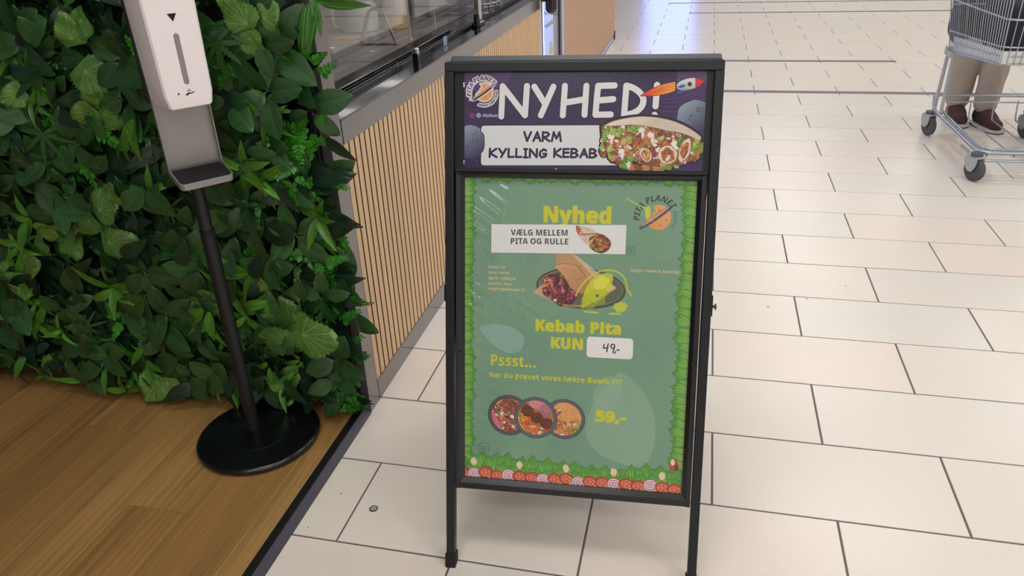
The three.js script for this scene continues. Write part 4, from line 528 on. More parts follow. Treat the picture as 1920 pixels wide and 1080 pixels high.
part(counter, 'price_tag', box(-1.0885, -1.087, 0.888, 0.922, -1.44, -1.395), std({ color: hex('#9fb4d6'), roughness: 0.3 }));

// worktop behind the glass: grey panels, dark gaps modelled for floor-strip reflections
const grey = pixelTex(256, 256, (u, v) => { const k = 1 + 0.03 * loopNoise(u, v, 4, 30, 2) + 0.03 * loopNoise(u, v, 40, 40, 5); return [190 * k, 183 * k, 181 * k]; }, true, [1.5, 1.5]);
const bench = thing('worktop', 'grey worktop behind the glass screen with dark gaps drawn for mirrored floor strips', 'worktop', [0, 0, 0]);
const benchMat = std({ map: grey, roughness: 0.34 });
const cuts = [-0.31, -1.548, -2.868];
for (let i = 0; i < 2; i++) part(bench, 'panel', uvMetres(box(-3.0, -1.264, 0.772, 0.8, cuts[i + 1] + 0.008, cuts[i] - 0.008, 0.002), i * 0.4, 0), benchMat);
part(bench, 'base_cabinet', box(-3.0, -1.29, 0.0, 0.772, -2.86, -0.31), M.blackMatt);
part(bench, 'reflection_gap_filler', box(-2.99, -1.27, 0.77, 0.795, -2.86, -0.32), std({ color: hex('#2b2838'), roughness: 0.6 }));  // dark slab showing in the gaps, drawn for mirrored floor strips
{ const b = thing('back_worktop', 'second grey worktop farther back behind the jug and the bottle', 'worktop', [0, 0, 0]); part(b, 'panel', uvMetres(box(-3.0, -1.74, 0.772, 0.8, -3.2, -2.88, 0.002)), benchMat); part(b, 'panel', uvMetres(box(-3.0, -1.74, 0.772, 0.8, -4.6, -3.22, 0.002)), benchMat); part(b, 'base_cabinet', box(-3.0, -1.76, 0, 0.772, -4.6, -2.89), M.blackMatt); }  // narrow gap between these panels also drawn as a mirrored floor strip
function lathe(profile, seg = 32) { return new THREE.LatheGeometry(profile.map((p) => new THREE.Vector2(p[0], p[1])), seg); }
{ const j = thing('drink_jug', 'larger pale white plastic jug with a domed lid standing on the worktop', 'jug', [-1.86, 0.8, -2.36]);
  part(j, 'body', lathe([[0, 0], [0.088, 0], [0.096, 0.01], [0.098, 0.1], [0.086, 0.14], [0.066, 0.155], [0, 0.155]]), phy({ color: hex('#d6dee0'), roughness: 0.3, transmission: 0.25, thickness: 0 }));
  part(j, 'lid', lathe([[0.0, 0.156], [0.07, 0.156], [0.072, 0.172], [0.055, 0.21], [0.042, 0.25], [0.05, 0.27], [0.05, 0.3], [0.02, 0.31], [0, 0.31]]), std({ color: hex('#e3eaec'), roughness: 0.35 })); 
  part(j, 'handle', bent([V(-0.09, 0.12, 0), V(-0.15, 0.12, 0), V(-0.15, 0.02, 0), V(-0.094, 0.02, 0)], 0.008, 0.03), M.white); }
{ const j = thing('sauce_bottle', 'smaller bottle with a peach coloured sauce and a white cap beside the jug', 'bottle', [-1.69, 0.8, -2.45]);
  part(j, 'body', lathe([[0, 0], [0.06, 0], [0.066, 0.006], [0.066, 0.08]]), std({ color: hex('#e2c299'), roughness: 0.4 })); part(j, 'upper_body', lathe([[0.066, 0.08], [0.066, 0.13], [0.05, 0.17], [0.03, 0.185], [0.0, 0.185]]), std({ color: hex('#d8d2cc'), roughness: 0.35 }));
  part(j, 'cap', lathe([[0.032, 0.186], [0.034, 0.22], [0.012, 0.26], [0, 0.262]]), M.white); part(j, 'lemon_ring', new THREE.TorusGeometry(0.046, 0.012, 10, 28).rotateX(1.57).translate(0, 0.24, 0), std({ color: hex('#e6df9a'), roughness: 0.5 })); }
{ const j = thing('chair_reflection_hoop', 'bent grey wire hoop modelled for a reflected chair before the jug', 'stand', [-1.6, 0.8, -1.98]);  // hoop modelled for a chair reflected in the glass pane
  part(j, 'hoop', bent([V(-0.075, 0, 0.05), V(-0.045, 0.155, -0.02), V(0.02, 0.155, -0.02), V(0.1, 0.0, 0.04)], 0.0075, 0.06, 10), std({ color: hex('#8b8583'), roughness: 0.4, metalness: 0.4 })); part(j, 'foot_wire', [rod(V(-0.075, 0.004, 0.05), V(0.1, 0.004, 0.04), 0.004)], M.chrome); }
{ for (const [x, z, h, l] of [[-1.49, -2.1, 0.19, 'taller thin white rod modelled for a reflected chair leg beyond the sauce bottle'], [-1.42, -2.28, 0.1, 'shorter thin white rod modelled for a reflected chair leg near the black top']]) { const j = thing('chair_leg_reflection', l, 'reflected leg', [x, 0.8, z]); part(j, 'rod', rod(V(0, 0, 0), V(0, h, 0), 0.0034), M.white); part(j, 'foot', new THREE.CylinderGeometry(0.009, 0.012, 0.005, 16).translate(0, 0.0025, 0), M.white); } }  // rods modelled for chair legs reflected in the glass pane
{ const j = thing('chopping_board', 'small pale wooden board lying on the grey worktop', 'board', [-1.83, 0.8, -2.09], 0.1); part(j, 'board', box(-0.06, 0.05, 0, 0.012, -0.03, 0.03, 0.004), slatMats[0]); part(j, 'grip', box(0.05, 0.085, 0.001, 0.011, -0.01, 0.01, 0.004), slatMats[0]); }
for (const [x, z, w, c, l] of [[-1.44, -1.98, 0.035, '#d9b3a8', 'pinkish scrap of paper on the worktop'], [-1.55, -1.75, 0.03, '#e4e0a8', 'yellowish crumpled scrap on the worktop'], [-1.78, -1.83, 0.03, '#f2f0ee', 'white scrap of paper on the worktop']]) { const j = thing('paper_scrap', l, 'scrap', [x, 0.8, z], rnd() * 3); const g = new THREE.IcosahedronGeometry(w / 2, 1); const p = g.attributes.position; for (let i = 0; i < p.count; i++) { const k = 1 + 0.4 * noise.noise(p.getX(i) * 90, p.getY(i) * 90, p.getZ(i) * 90 + w); p.setXYZ(i, p.getX(i) * k, p.getY(i) * k * 0.35, p.getZ(i) * k * 0.7); } g.computeVertexNormals(); g.translate(0, w * 0.2, 0); part(j, 'scrap', g, std({ color: hex(c), roughness: 0.8 })); }
{ const j = thing('wire_basket', 'low basket of bright wire rings standing at the far end of the counter', 'basket', [-1.17, 0.886, -2.42]);
  for (const [r, y] of [[0.052, 0.006], [0.06, 0.05], [0.066, 0.1]]) part(j, 'ring', new THREE.TorusGeometry(r, 0.003, 8, 48).rotateX(1.5708).scale(1, 1, 2.6).translate(0, y, 0), M.chrome);
  part(j, 'upright', Array.from({ length: 12 }, (_, i) => { const a = i / 12 * 6.2832; return rod(V(0.052 * Math.cos(a), 0.006, 0.135 * Math.sin(a)), V(0.066 * Math.cos(a), 0.1, 0.172 * Math.sin(a)), 0.0018, 6); }), M.chrome); }

// ------------------------------------------------------------ drinks fridge between the two counters
const fridge = thing('drinks_fridge', 'blue lit glass door drinks fridge between the slatted counters', 'fridge', [-1.03, 0, -3.39]);
part(fridge, 'cabinet', [box(-0.62, -0.05, 0, 2.0, -0.43, -0.405), box(-0.62, -0.05, 0, 2.0, 0.4, 0.43), box(-0.62, -0.05, 1.96, 2.0, -0.405, 0.4), box(-0.62, -0.05, 0.0, 0.1, -0.405, 0.4), box(-0.65, -0.62, 0, 2.0, -0.43, 0.43)], std({ color: hex('#b9b4bf'), roughness: 0.35 }));
const door = part(fridge, 'door_frame', [box(-0.045, 0, 0.02, 2.0, 0.335, 0.43, 0.004), box(-0.045, 0, 1.93, 2.0, -0.26, 0.335, 0.004), box(-0.045, 0, 0.02, 0.09, -0.26, 0.335, 0.004), box(-0.045, 0, 0.02, 2.0, -0.43, -0.337, 0.004)], std({ color: hex('#c9c4d2'), roughness: 0.3, metalness: 0.3 }));
part(door, 'door_edge', box(-0.045, 0.001, 0.02, 2.0, -0.335, -0.262, 0.004), std({ color: hex('#12182c'), roughness: 0.3 }), 'dark upright edge');
part(door, 'door_gasket', box(-0.03, 0.001, 0.09, 1.93, 0.315, 0.335), M.blackMatt);
part(fridge, 'lit_liner', box(-0.06, -0.05, 0.1, 1.93, -0.4, 0.31), std({ color: 0x222222, emissive: hex('#8fb0ff'), emissiveIntensity: 1.5 }), 'glowing pale blue panel');
part(fridge, 'shelf_edge', [box(-0.05, -0.03, 0.655, 0.668, -0.33, 0.0), box(-0.05, -0.03, 0.735, 0.748, -0.33, 0.0)], std({ color: hex('#39406a'), roughness: 0.4 }));
part(fridge, 'light_tube', rod(V(-0.03, 0.12, 0.22), V(-0.03, 1.9, 0.22), 0.018, 12), std({ color: 0x333333, emissive: hex('#f2faff'), emissiveIntensity: 3.2 }));
part(door, 'door_glass', box(-0.012, -0.006, 0.09, 1.93, -0.262, 0.315), paneMat);
part(door, 'door_handle', [new THREE.CapsuleGeometry(0.036, 0.42, 8, 20).translate(0.05, 1.02, 0.3), rod(V(0, 0.86, 0.345), V(0.04, 0.86, 0.3), 0.012), rod(V(0, 1.18, 0.345), V(0.04, 1.18, 0.3), 0.012)], M.blackGloss, 'thick black rounded handle');
{ const l = new THREE.RectAreaLight(hex('#a9c4ff'), 0.8, 0.66, 1.8); l.position.set(-1.03 + 0.004, 1.0, -3.4); l.rotation.y = -Math.PI / 2; l.castShadow = true; scene.add(l); }
{ const j = thing('drink_bottle', 'green and white striped bottle behind the fridge glass', 'bottle', [-1.0625, 0.1, -3.5]);
  part(j, 'body', lathe([[0, 0.02], [0.0155, 0.02], [0.0155, 0.37], [0.012, 0.41], [0.006, 0.45], [0, 0.455]], 24).scale(1, 1, 2.6), std({ color: hex('#7fae8b'), roughness: 0.3 }));
  for (const y of [0.29, 0.35]) part(j, 'label_band', lathe([[0.0158, y], [0.016, y + 0.002], [0.016, y + 0.03], [0.0158, y + 0.032]], 24).scale(1, 1, 2.6), std({ color: hex('#d9e8dc'), roughness: 0.5 })); }
// ------------------------------------------------------------ second slatted counter, farther off
const far = thing('slatted_counter', 'farther counter clad in fine pale wood slats with a dark toe corner', 'counter', [-1.03, 0, 0]);
part(far, 'core', box(-0.5, -0.012, 0, 1.1, -6.9, -3.835), std({ color: hex('#8a7460'), roughness: 0.8 }));
part(far, 'slats', uvMetres(mergeGeometries(Array.from({ length: 87 }, (_, i) => box(-0.013, 0, 0.055, 1.1, -3.838 - (i + 1) * PITCH + 0.0035, -3.838 - i * PITCH - 0.0035))), 0.3, 0.2), std({ map: slatWood(14.2), roughness: 0.55, color: hex('#e8e2ee') })).userData.kind = 'stuff';
part(far, 'kickboard', box(-0.02, 0.001, 0, 0.05, -6.9, -3.838, 0.001), greyMetal);
part(far, 'toe_corner', box(-0.03, 0.006, 0, 0.085, -6.95, -6.885, 0.002), M.blackMatt);
part(far, 'end_strip', box(-0.014, 0.001, 0.0, 1.1, -3.838, -3.822), std({ color: hex('#a8a3a0'), roughness: 0.3, metalness: 0.5 }));

// ------------------------------------------------------------ hand gel stand
const GY = 0.875, stand = thing('hand_gel_stand', 'white hand gel dispenser with drip tray on a black pole and round foot', 'dispenser stand', [-1.31, 0.0115, -0.035], GY);
const up = -0.0115;                                       // the stand stands on the planks
part(stand, 'foot_plate', lathe([[0, 0], [0.166, 0], [0.174, 0.004], [0.176, 0.012], [0.172, 0.019], [0.164, 0.0225], [0.098, 0.0255], [0.0955, 0.0285], [0.09, 0.0292], [0, 0.0305]], 96).translate(0.006, 0, 0.018), phy({ color: hex('#0d0e12'), roughness: 0.24, clearcoat: 0.35, clearcoatRoughness: 0.2 }));
const pole = part(stand, 'pole', new THREE.CylinderGeometry(0.0185, 0.0185, 0.62, 32).translate(0, 0.03 + 0.31, 0), std({ color: hex('#17171a'), roughness: 0.5 }));
part(pole, 'pole_collar', new THREE.CylinderGeometry(0.0192, 0.0192, 0.012, 32).translate(0, 0.652, 0), M.blackMatt);
part(stand, 'upper_pole', new THREE.CylinderGeometry(0.0162, 0.0162, 0.56, 32).translate(0, 0.938, 0), std({ color: hex('#1b1b1f'), roughness: 0.45 }));
const OFF = 0.032;
part(stand, 'mounting_plate', box(-0.0685, 0.0685, 1.01 + up, 1.36, OFF - 0.014, OFF - 0.002, 0.002), M.blackMatt);
part(stand, 'pole_bracket', box(-0.03, 0.03, 1.05, 1.2, 0.0, OFF - 0.013, 0.003), M.blackMatt);
let housingMesh;
{ // housing: plan outline with chamfered front corners, drawn up and narrowing a little downwards
  const s = new THREE.Shape(), o = [[-0.0625, 0], [-0.0625, 0.052], [-0.0535, 0.097], [-0.0505, 0.1], [0.0505, 0.1], [0.0535, 0.097], [0.0625, 0.052], [0.0625, 0]]; o.forEach((p, i) => s[i ? 'lineTo' : 'moveTo'](p[0], -p[1]));
  const g = toCreasedNormals(new THREE.ExtrudeGeometry(s, { depth: 0.33, bevelEnabled: true, bevelSize: 0.003, bevelThickness: 0.004, bevelSegments: 3, steps: 12 }).rotateX(-Math.PI / 2), 0.35), p = g.attributes.position;
  for (let i = 0; i < p.count; i++) { const y = p.getY(i), k = 0.93 + 0.07 * Math.min(1, y / 0.24), c = Math.max(0, 0.014 - y) / 0.014; let x = p.getX(i) * k; if (p.getZ(i) > 0.05) x *= 1 - 0.10 * c * c; p.setX(i, x); }
  g.computeVertexNormals();
  housingMesh = part(stand, 'housing', toCreasedNormals(g.translate(0, 1.0115 + up, OFF), 0.35), phy({ color: hex('#f6eff1'), roughness: 0.38, clearcoat: 0.15, clearcoatRoughness: 0.3 }), 'white plastic housing'); }
const face = OFF + 0.1034;
{ const s = new THREE.Shape(); s.moveTo(-0.0085, 1.2076 + up); s.lineTo(0.0105, 1.2076 + up); s.lineTo(0.0012, 1.1912 + up); s.closePath(); part(housingMesh, 'arrow_mark', new THREE.ExtrudeGeometry(s, { depth: 0.0004, bevelEnabled: false }).translate(0, 0, face - 0.0002), M.blackMatt); }
const slot = (w, y0, y1, d) => { const s = new THREE.Shape(), r = w / 2; s.absarc(0, y1 - r, r, 0, Math.PI); s.absarc(0, y0 + r, r, Math.PI, 2 * Math.PI); s.closePath(); return new THREE.ExtrudeGeometry(s, { depth: d, bevelEnabled: false, curveSegments: 14 }); };
part(housingMesh, 'level_window_rim', slot(0.0112, 1.0595 + up, 1.167 + up, 0.0004).translate(0.0005, 0, face - 0.0002), std({ color: hex('#6d6a68'), roughness: 0.5 }));
part(housingMesh, 'level_window', slot(0.0092, 1.0607 + up, 1.1658 + up, 0.0004).translate(0.0007, 0, face + 0.0001), std({ color: hex('#908c89'), roughness: 0.25 }));
part(housingMesh, 'sensor_dot', new THREE.CylinderGeometry(0.0021, 0.0021, 0.0006, 20).rotateX(1.5708).translate(-0.0222, 1.0412 + up, face), M.blackMatt);
{ const cy = 1.0405 + up, s = new THREE.Shape(); s.moveTo(-0.009, cy - 0.0045); s.lineTo(-0.004, cy - 0.0005); s.quadraticCurveTo(0.001, cy + 0.0012, 0.004, cy - 0.0004); s.lineTo(0.0075, cy - 0.0002); s.lineTo(0.012, cy + 0.0022); s.lineTo(0.0125, cy + 0.0012); s.lineTo(0.008, cy - 0.0022); s.lineTo(0.002, cy - 0.0022); s.lineTo(-0.001, cy - 0.0036); s.lineTo(-0.0055, cy - 0.0052); s.closePath();
  const wave = (w, y) => box(0.0018 - w, 0.0018 + w, y, y + 0.0007, face - 0.0003, face + 0.0003); part(housingMesh, 'hand_mark', [new THREE.ExtrudeGeometry(s, { depth: 0.0004, bevelEnabled: false }).translate(0, 0, face - 0.0002), wave(0.0042, cy + 0.0034), wave(0.0028, cy + 0.0054), wave(0.0012, cy + 0.0072)], M.blackMatt); }
{ // drip tray: back plate with flanges bending forward into a shallow dish
  const silver = std({ color: hex('#a3a1a1'), roughness: 0.42, metalness: 0.55 }), w = 0.0625, yb = 0.85 + up, t = 0.0016, TIP = 0.2;
  part(stand, 'tray_back', [box(-w, w, yb, 1.02 + up, OFF - 0.001, OFF + 0.001), box(-w - 0.001, -w + t, yb, 1.02 + up, OFF - 0.001, OFF + 0.016, 0.0006), box(w - t, w + 0.001, yb, 1.02 + up, OFF - 0.001, OFF + 0.016, 0.0006)], silver);
  const r = 0.016, d = 0.094, outline = (q, k) => { const a = new THREE.Shape(); a.moveTo(-w + k, -k * 0.6); a.lineTo(w - k, -k * 0.6); a.lineTo(w - k, -(d - r)); a.quadraticCurveTo(w - k, -d + k, w - r, -d + k); a.lineTo(-w + r, -d + k); a.quadraticCurveTo(-w + k, -d + k, -w + k, -(d - r)); a.closePath(); return a; };
  const rim = outline(0, 0); rim.holes.push(outline(0, 0.0022));
  const dish = part(stand, 'tray_dish', [new THREE.ExtrudeGeometry(rim, { depth: 0.015, bevelEnabled: true, bevelSize: 0.0006, bevelThickness: 0.0006, bevelSegments: 2, curveSegments: 10 }).rotateX(-Math.PI / 2).translate(0, -0.012, 0).rotateX(TIP).translate(0, yb, OFF), new THREE.ExtrudeGeometry(outline(0, 0.0015), { depth: 0.002, bevelEnabled: false, curveSegments: 10 }).rotateX(-Math.PI / 2).translate(0, -0.012, 0).rotateX(TIP).translate(0, yb, OFF)], silver, 'silver drip dish');
  const padO = new THREE.Shape(), k = 0.006; padO.moveTo(-w + k + 0.006, -0.008); padO.lineTo(w - k - 0.006, -0.008); padO.quadraticCurveTo(w - k, -0.008, w - k, -0.014); padO.lineTo(w - k, -(d - r) + 0.002); padO.quadraticCurveTo(w - k, -d + k, w - r - 0.002, -d + k); padO.lineTo(-w + r + 0.002, -d + k); padO.quadraticCurveTo(-w + k, -d + k, -w + k, -(d - r) + 0.002); padO.lineTo(-w + k, -0.014); padO.quadraticCurveTo(-w + k, -0.008, -w + k + 0.006, -0.008);
  part(dish, 'drip_pad', new THREE.ExtrudeGeometry(padO, { depth: 0.006, bevelEnabled: true, bevelSize: 0.0012, bevelThickness: 0.0015, bevelSegments: 2, curveSegments: 10 }).rotateX(-Math.PI / 2).translate(0, -0.0085, 0).rotateX(TIP).translate(0, yb, OFF), std({ color: hex('#1a181b'), roughness: 0.85 }), 'black foam pad'); }

// ------------------------------------------------------------ shopping trolley (front towards the viewer)
const cart = thing('shopping_trolley', 'zinc wire shopping trolley with grey castors being pushed over the cream tiles', 'trolley', [1.27, 0, -3.49]);
const cartGrey = std({ color: hex('#b9bcbd'), roughness: 0.4, metalness: 0.3 }), wheelMat = std({ color: hex('#55585b'), roughness: 0.75 });
const CW = 0.515, CL = 0.84;                              // track and wheelbase
function caster(x, z, turn) {
  const M4 = new THREE.Matrix4().makeRotationY(turn).setPosition(x, 0, z), put = (g) => g.applyMatrix4(M4);
  const fork = new THREE.Shape(); fork.moveTo(-0.03, 0.128); fork.lineTo(0.03, 0.128); fork.bezierCurveTo(0.05, 0.11, 0.042, 0.075, 0.012, 0.05); fork.lineTo(-0.012, 0.05); fork.bezierCurveTo(-0.03, 0.07, -0.04, 0.1, -0.03, 0.128);
  const side = (s) => new THREE.ExtrudeGeometry(fork, { depth: 0.004, bevelEnabled: true, bevelSize: 0.001, bevelThickness: 0.001, bevelSegments: 1 }).rotateY(Math.PI / 2).translate(s * 0.021 - 0.002, 0, -0.012);
  const f = part(cart, 'castor_fork', [side(-1), side(1), box(-0.024, 0.024, 0.12, 0.13, -0.045, 0.03, 0.004)].map(put), cartGrey);
  part(f, 'castor_cap', put(new THREE.CylinderGeometry(0.027, 0.029, 0.016, 24).translate(0, 0.138, -0.006)), std({ color: hex('#5a5c60'), roughness: 0.5 }));
  part(f, 'wheel', put(new THREE.LatheGeometry([[0.012, -0.012], [0.04, -0.014], [0.052, -0.015], [0.058, -0.011], [0.06, 0], [0.058, 0.011], [0.052, 0.015], [0.04, 0.014], [0.012, 0.012]].map((p) => new THREE.Vector2(...p)), 40).rotateZ(Math.PI / 2).translate(0, 0.06, 0)), wheelMat);
  part(f, 'hub', put(rod(V(-0.026, 0.06, 0), V(0.026, 0.06, 0), 0.009, 16)), M.zinc);
}
caster(-0.008, 0.0, 0.34); caster(CW, 0.012, 0.3); caster(0.022, CL, 0.5); caster(CW - 0.02, CL, 0.4);
part(cart, 'base_frame', [bent([V(0.0, 0.235, -0.03), V(0.0, 0.155, -0.0), V(0.025, 0.142, CL - 0.02), V(CW - 0.025, 0.142, CL - 0.02), V(CW, 0.155, 0.0), V(CW, 0.235, -0.03)], 0.0105, 0.07, 10), bent([V(0.035, 0.158, 0.02), V(0.05, 0.15, CL - 0.055), V(CW - 0.05, 0.15, CL - 0.055), V(CW - 0.035, 0.158, 0.02)], 0.007, 0.06, 8), bent([V(0.012, 0.112, CL - 0.25), V(0.02, 0.11, CL + 0.012), V(CW - 0.02, 0.11, CL + 0.012), V(CW - 0.012, 0.112, CL - 0.25)], 0.0075, 0.06, 8)], M.zinc);
part(cart, 'rear_bar', [rod(V(0.0, 0.236, -0.03), V(CW, 0.236, -0.03), 0.008), rod(V(0.07, 0.2, -0.02), V(CW - 0.02, 0.2, -0.02), 0.005)], M.zinc);
for (let i = 0; i < 4; i++) { const x = 0.075 + i * 0.125; part(cart, 'tray_wire', bent([V(x, 0.212, -0.022), V(x, 0.1, 0.0), V(x + 0.004, 0.118, CL - 0.05)], 0.004, 0.012, 8), M.zinc); }
part(cart, 'upright', [rod(V(0.002, 0.15, 0.0), V(0.022, 0.52, -0.02), 0.0105), rod(V(0.012, 0.15, 0.11), V(0.028, 0.5, 0.06), 0.0095)], cartGrey);
part(cart, 'upright', [rod(V(CW - 0.002, 0.15, 0.0), V(CW - 0.022, 0.52, -0.02), 0.0105), rod(V(CW - 0.012, 0.15, 0.11), V(CW - 0.028, 0.5, 0.06), 0.0095)], cartGrey);
// basket: bottom ring and top ring, wires between
const P3 = (u, t) => { // point on the wall: u 0..1 left rear -> left front -> right front -> right rear, t 0 bottom .. 1 top
  const bl = [[0.022, 0.495, -0.02], [0.055, 0.565, CL - 0.1], [CW - 0.055, 0.565, CL - 0.1], [CW - 0.022, 0.495, -0.02]], tl = [[-0.04, 1.0, -0.1], [-0.005, 0.96, CL + 0.06], [CW + 0.005, 0.96, CL + 0.06], [CW + 0.04, 1.0, -0.1]];
  const s = Math.min(2, Math.floor(u * 3)), f = u * 3 - s, m = (q) => [0, 1, 2].map((i) => q[s][i] + (q[s + 1][i] - q[s][i]) * f), a = m(bl), b = m(tl); return V(a[0] + (b[0] - a[0]) * t, a[1] + (b[1] - a[1]) * t, a[2] + (b[2] - a[2]) * t); };
const wallWires = (u0, u1, n, r) => Array.from({ length: n + 1 }, (_, i) => rod(P3(u0 + (u1 - u0) * i / n, 0), P3(u0 + (u1 - u0) * i / n, 1), r, 6));
part(cart, 'basket_side', wallWires(0.004, 0.332, 26, 0.0023), M.zinc); part(cart, 'basket_front', wallWires(0.3334, 0.6666, 14, 0.0023), M.zinc); part(cart, 'basket_side', wallWires(0.668, 0.996, 26, 0.0023), M.zinc);
for (const [t, r] of [[0.0, 0.005], [0.1, 0.0032], [0.22, 0.0035], [0.56, 0.0045], [1, 0.0065]]) part(cart, 'basket_ring', bent([P3(0, t), P3(1 / 3, t), P3(2 / 3, t), P3(0.9999, t)], r, 0.05, 8), M.zinc);
const gateAt = (x, t) => P3(0, t).lerp(P3(0.9999, t), x);
part(cart, 'basket_gate', [...Array.from({ length: 13 }, (_, i) => rod(gateAt(i / 12, 0.02), gateAt(i / 12, 0.98), 0.0023, 6)), rod(gateAt(0, 0.02), gateAt(1, 0.02), 0.004), rod(gateAt(0, 0.98), gateAt(1, 0.98), 0.006), rod(gateAt(0, 0.5), gateAt(1, 0.5), 0.0035)], M.zinc);
part(cart, 'basket_floor', [...Array.from({ length: 15 }, (_, i) => { const f = i / 14; return rod(P3(0, 0).lerp(P3(0.9999, 0), f), P3(1 / 3, 0).lerp(P3(2 / 3, 0), f), 0.0023, 6); }), ...[0.25, 0.5, 0.75].map((f) => rod(P3(f / 3, 0), P3(0.9999 - f / 3, 0), 0.003, 6))], M.zinc);
part(cart, 'corner_bracket', [box(0.0, 0.05, 0.475, 0.52, -0.035, 0.0, 0.006), box(0.004, 0.035, 0.47, 0.5, 0.0, 0.07, 0.006)], cartGrey); part(cart, 'corner_bracket', [box(CW - 0.05, CW, 0.475, 0.52, -0.035, 0.0, 0.006), box(CW - 0.035, CW - 0.004, 0.47, 0.5, 0.0, 0.07, 0.006)], cartGrey);
{ const panel = (u0, u1) => { const a = P3(u0, 0.005), b = P3(u1, 0.005), c = P3(u1, 0.17), d = P3(u0, 0.17), mid = V(CW / 2, 0.6, CL / 2 - 0.1); const inn = (p) => { const q = mid.clone().sub(p); q.y = 0; return p.clone().add(q.setLength(0.008)); }; const o = [a, b, c, d], n = o.map(inn), f = []; const quad = (...q) => { for (const i of [0, 1, 2, 0, 2, 3]) f.push(q[i].x, q[i].y, q[i].z); }; quad(...o.map((p) => p.clone().lerp(inn(p), 0.5))); quad(n[3], n[2], n[1], n[0]);
    for (let i = 0; i < 4; i++) { const j = (i + 1) % 4; quad(o[j].clone().lerp(n[j], 0.5), o[i].clone().lerp(n[i], 0.5), n[i], n[j]); } const g = new THREE.BufferGeometry(); g.setAttribute('position', new THREE.Float32BufferAttribute(f, 3)); g.computeVertexNormals(); return uvMetres(g); };
  part(cart, 'white_liner', [panel(0.03, 0.333), panel(0.334, 0.66)], std({ color: hex('#eef2f2'), roughness: 0.4 }), 'white plastic strip low in the basket'); }
part(cart, 'push_handle', [rod(V(-0.05, 1.02, -0.15), V(CW + 0.05, 1.02, -0.15), 0.014, 16), rod(V(-0.042, 0.99, -0.1), V(-0.044, 1.02, -0.15), 0.01), rod(V(CW + 0.042, 0.99, -0.1), V(CW + 0.044, 1.02, -0.15), 0.01)], std({ color: hex('#2b4a86'), roughness: 0.45 }));
// a dark carrier bag standing in the basket
{ const b = thing('carrier_bag', 'dark folded fabric bag lying inside the wire trolley basket', 'bag', [1.56, 0.545, -3.12]);
  const g = new RoundedBoxGeometry(0.36, 0.3, 0.5, 8, 0.06), p = g.attributes.position; for (let i = 0; i < p.count; i++) { const k = 1 + 0.16 * noise.noise(p.getX(i) * 9, p.getY(i) * 9, p.getZ(i) * 9 + 3); p.setXYZ(i, p.getX(i) * k, p.getY(i) * (0.9 + 0.1 * k), p.getZ(i) * k); } g.computeVertexNormals(); part(b, 'bag', g.translate(0, 0.165, 0), std({ color: hex('#2c2d35'), roughness: 0.85 }));
  for (const z of [-0.1, 0.1]) part(b, 'strap', bent([V(-0.08, 0.28, z), V(-0.07, 0.4, z * 0.6), V(0.07, 0.4, z * 0.6), V(0.08, 0.28, z)], 0.009, 0.06), std({ color: hex('#1f1d1c'), roughness: 0.8 })); }

// ------------------------------------------------------------ the person who pushes it
function field(bones, cellSize, blend = 0.03) {           // smooth union of tapered capsules, meshed
  let lo = V(9, 9, 9), hi = V(-9, -9, -9);
  for (const [a, b, ra, rb] of bones) for (const [p, r] of [[a, ra], [b, rb]]) { lo.min(p.clone().subScalar(r + 0.05)); hi.max(p.clone().addScalar(r + 0.05)); }
  const mid = lo.clone().add(hi).multiplyScalar(0.5), half = Math.max(hi.x - lo.x, hi.y - lo.y, hi.z - lo.z) / 2, N = Math.min(150, Math.ceil(2 * half / cellSize));
  const mc = new MarchingCubes(N, std({}), false, false, 400000); mc.isolation = 0;
  const data = bones.map(([a, b, ra, rb, sx = 1, sz = 1]) => ({ a, ra, rb, d: b.clone().sub(a), l: Math.max(1e-9, b.clone().sub(a).lengthSq()), sx, sz }));
  for (let k = 0; k < N; k++) for (let j = 0; j < N; j++) for (let i = 0; i < N; i++) {
    const x = mid.x + (i - N / 2) / (N / 2) * half, y = mid.y + (j - N / 2) / (N / 2) * half, z = mid.z + (k - N / 2) / (N / 2) * half; let d = 9;
    for (const q of data) { const px = x - q.a.x, py = y - q.a.y, pz = z - q.a.z, t = Math.max(0, Math.min(1, (px * q.d.x + py * q.d.y + pz * q.d.z) / q.l)); const ex = (px - t * q.d.x) / q.sx, ey = py - t * q.d.y, ez = (pz - t * q.d.z) / q.sz; const e = Math.sqrt(ex * ex + ey * ey + ez * ez) - (q.ra + (q.rb - q.ra) * t);
      const h = Math.max(0, blend - Math.abs(d - e)) / blend; d = Math.min(d, e) - h * h * blend * 0.25; }
    mc.field[i + j * N + k * N * N] = -d; }
  mc.update(); const n = mc.count, g = new THREE.BufferGeometry(); g.setAttribute('position', new THREE.BufferAttribute(mc.positionArray.slice(0, n * 3), 3)); g.setAttribute('normal', new THREE.BufferAttribute(mc.normalArray.slice(0, n * 3), 3));
  g.scale(half, half, half).translate(mid.x, mid.y, mid.z); g.setAttribute('uv', new THREE.BufferAttribute(new Float32Array(n * 2), 2)); return g;
}
const man = thing('person', 'person in a long dark coat, khaki trousers and maroon sneakers walking behind the wire trolley', 'person', [1.56, 0, -3.8]);
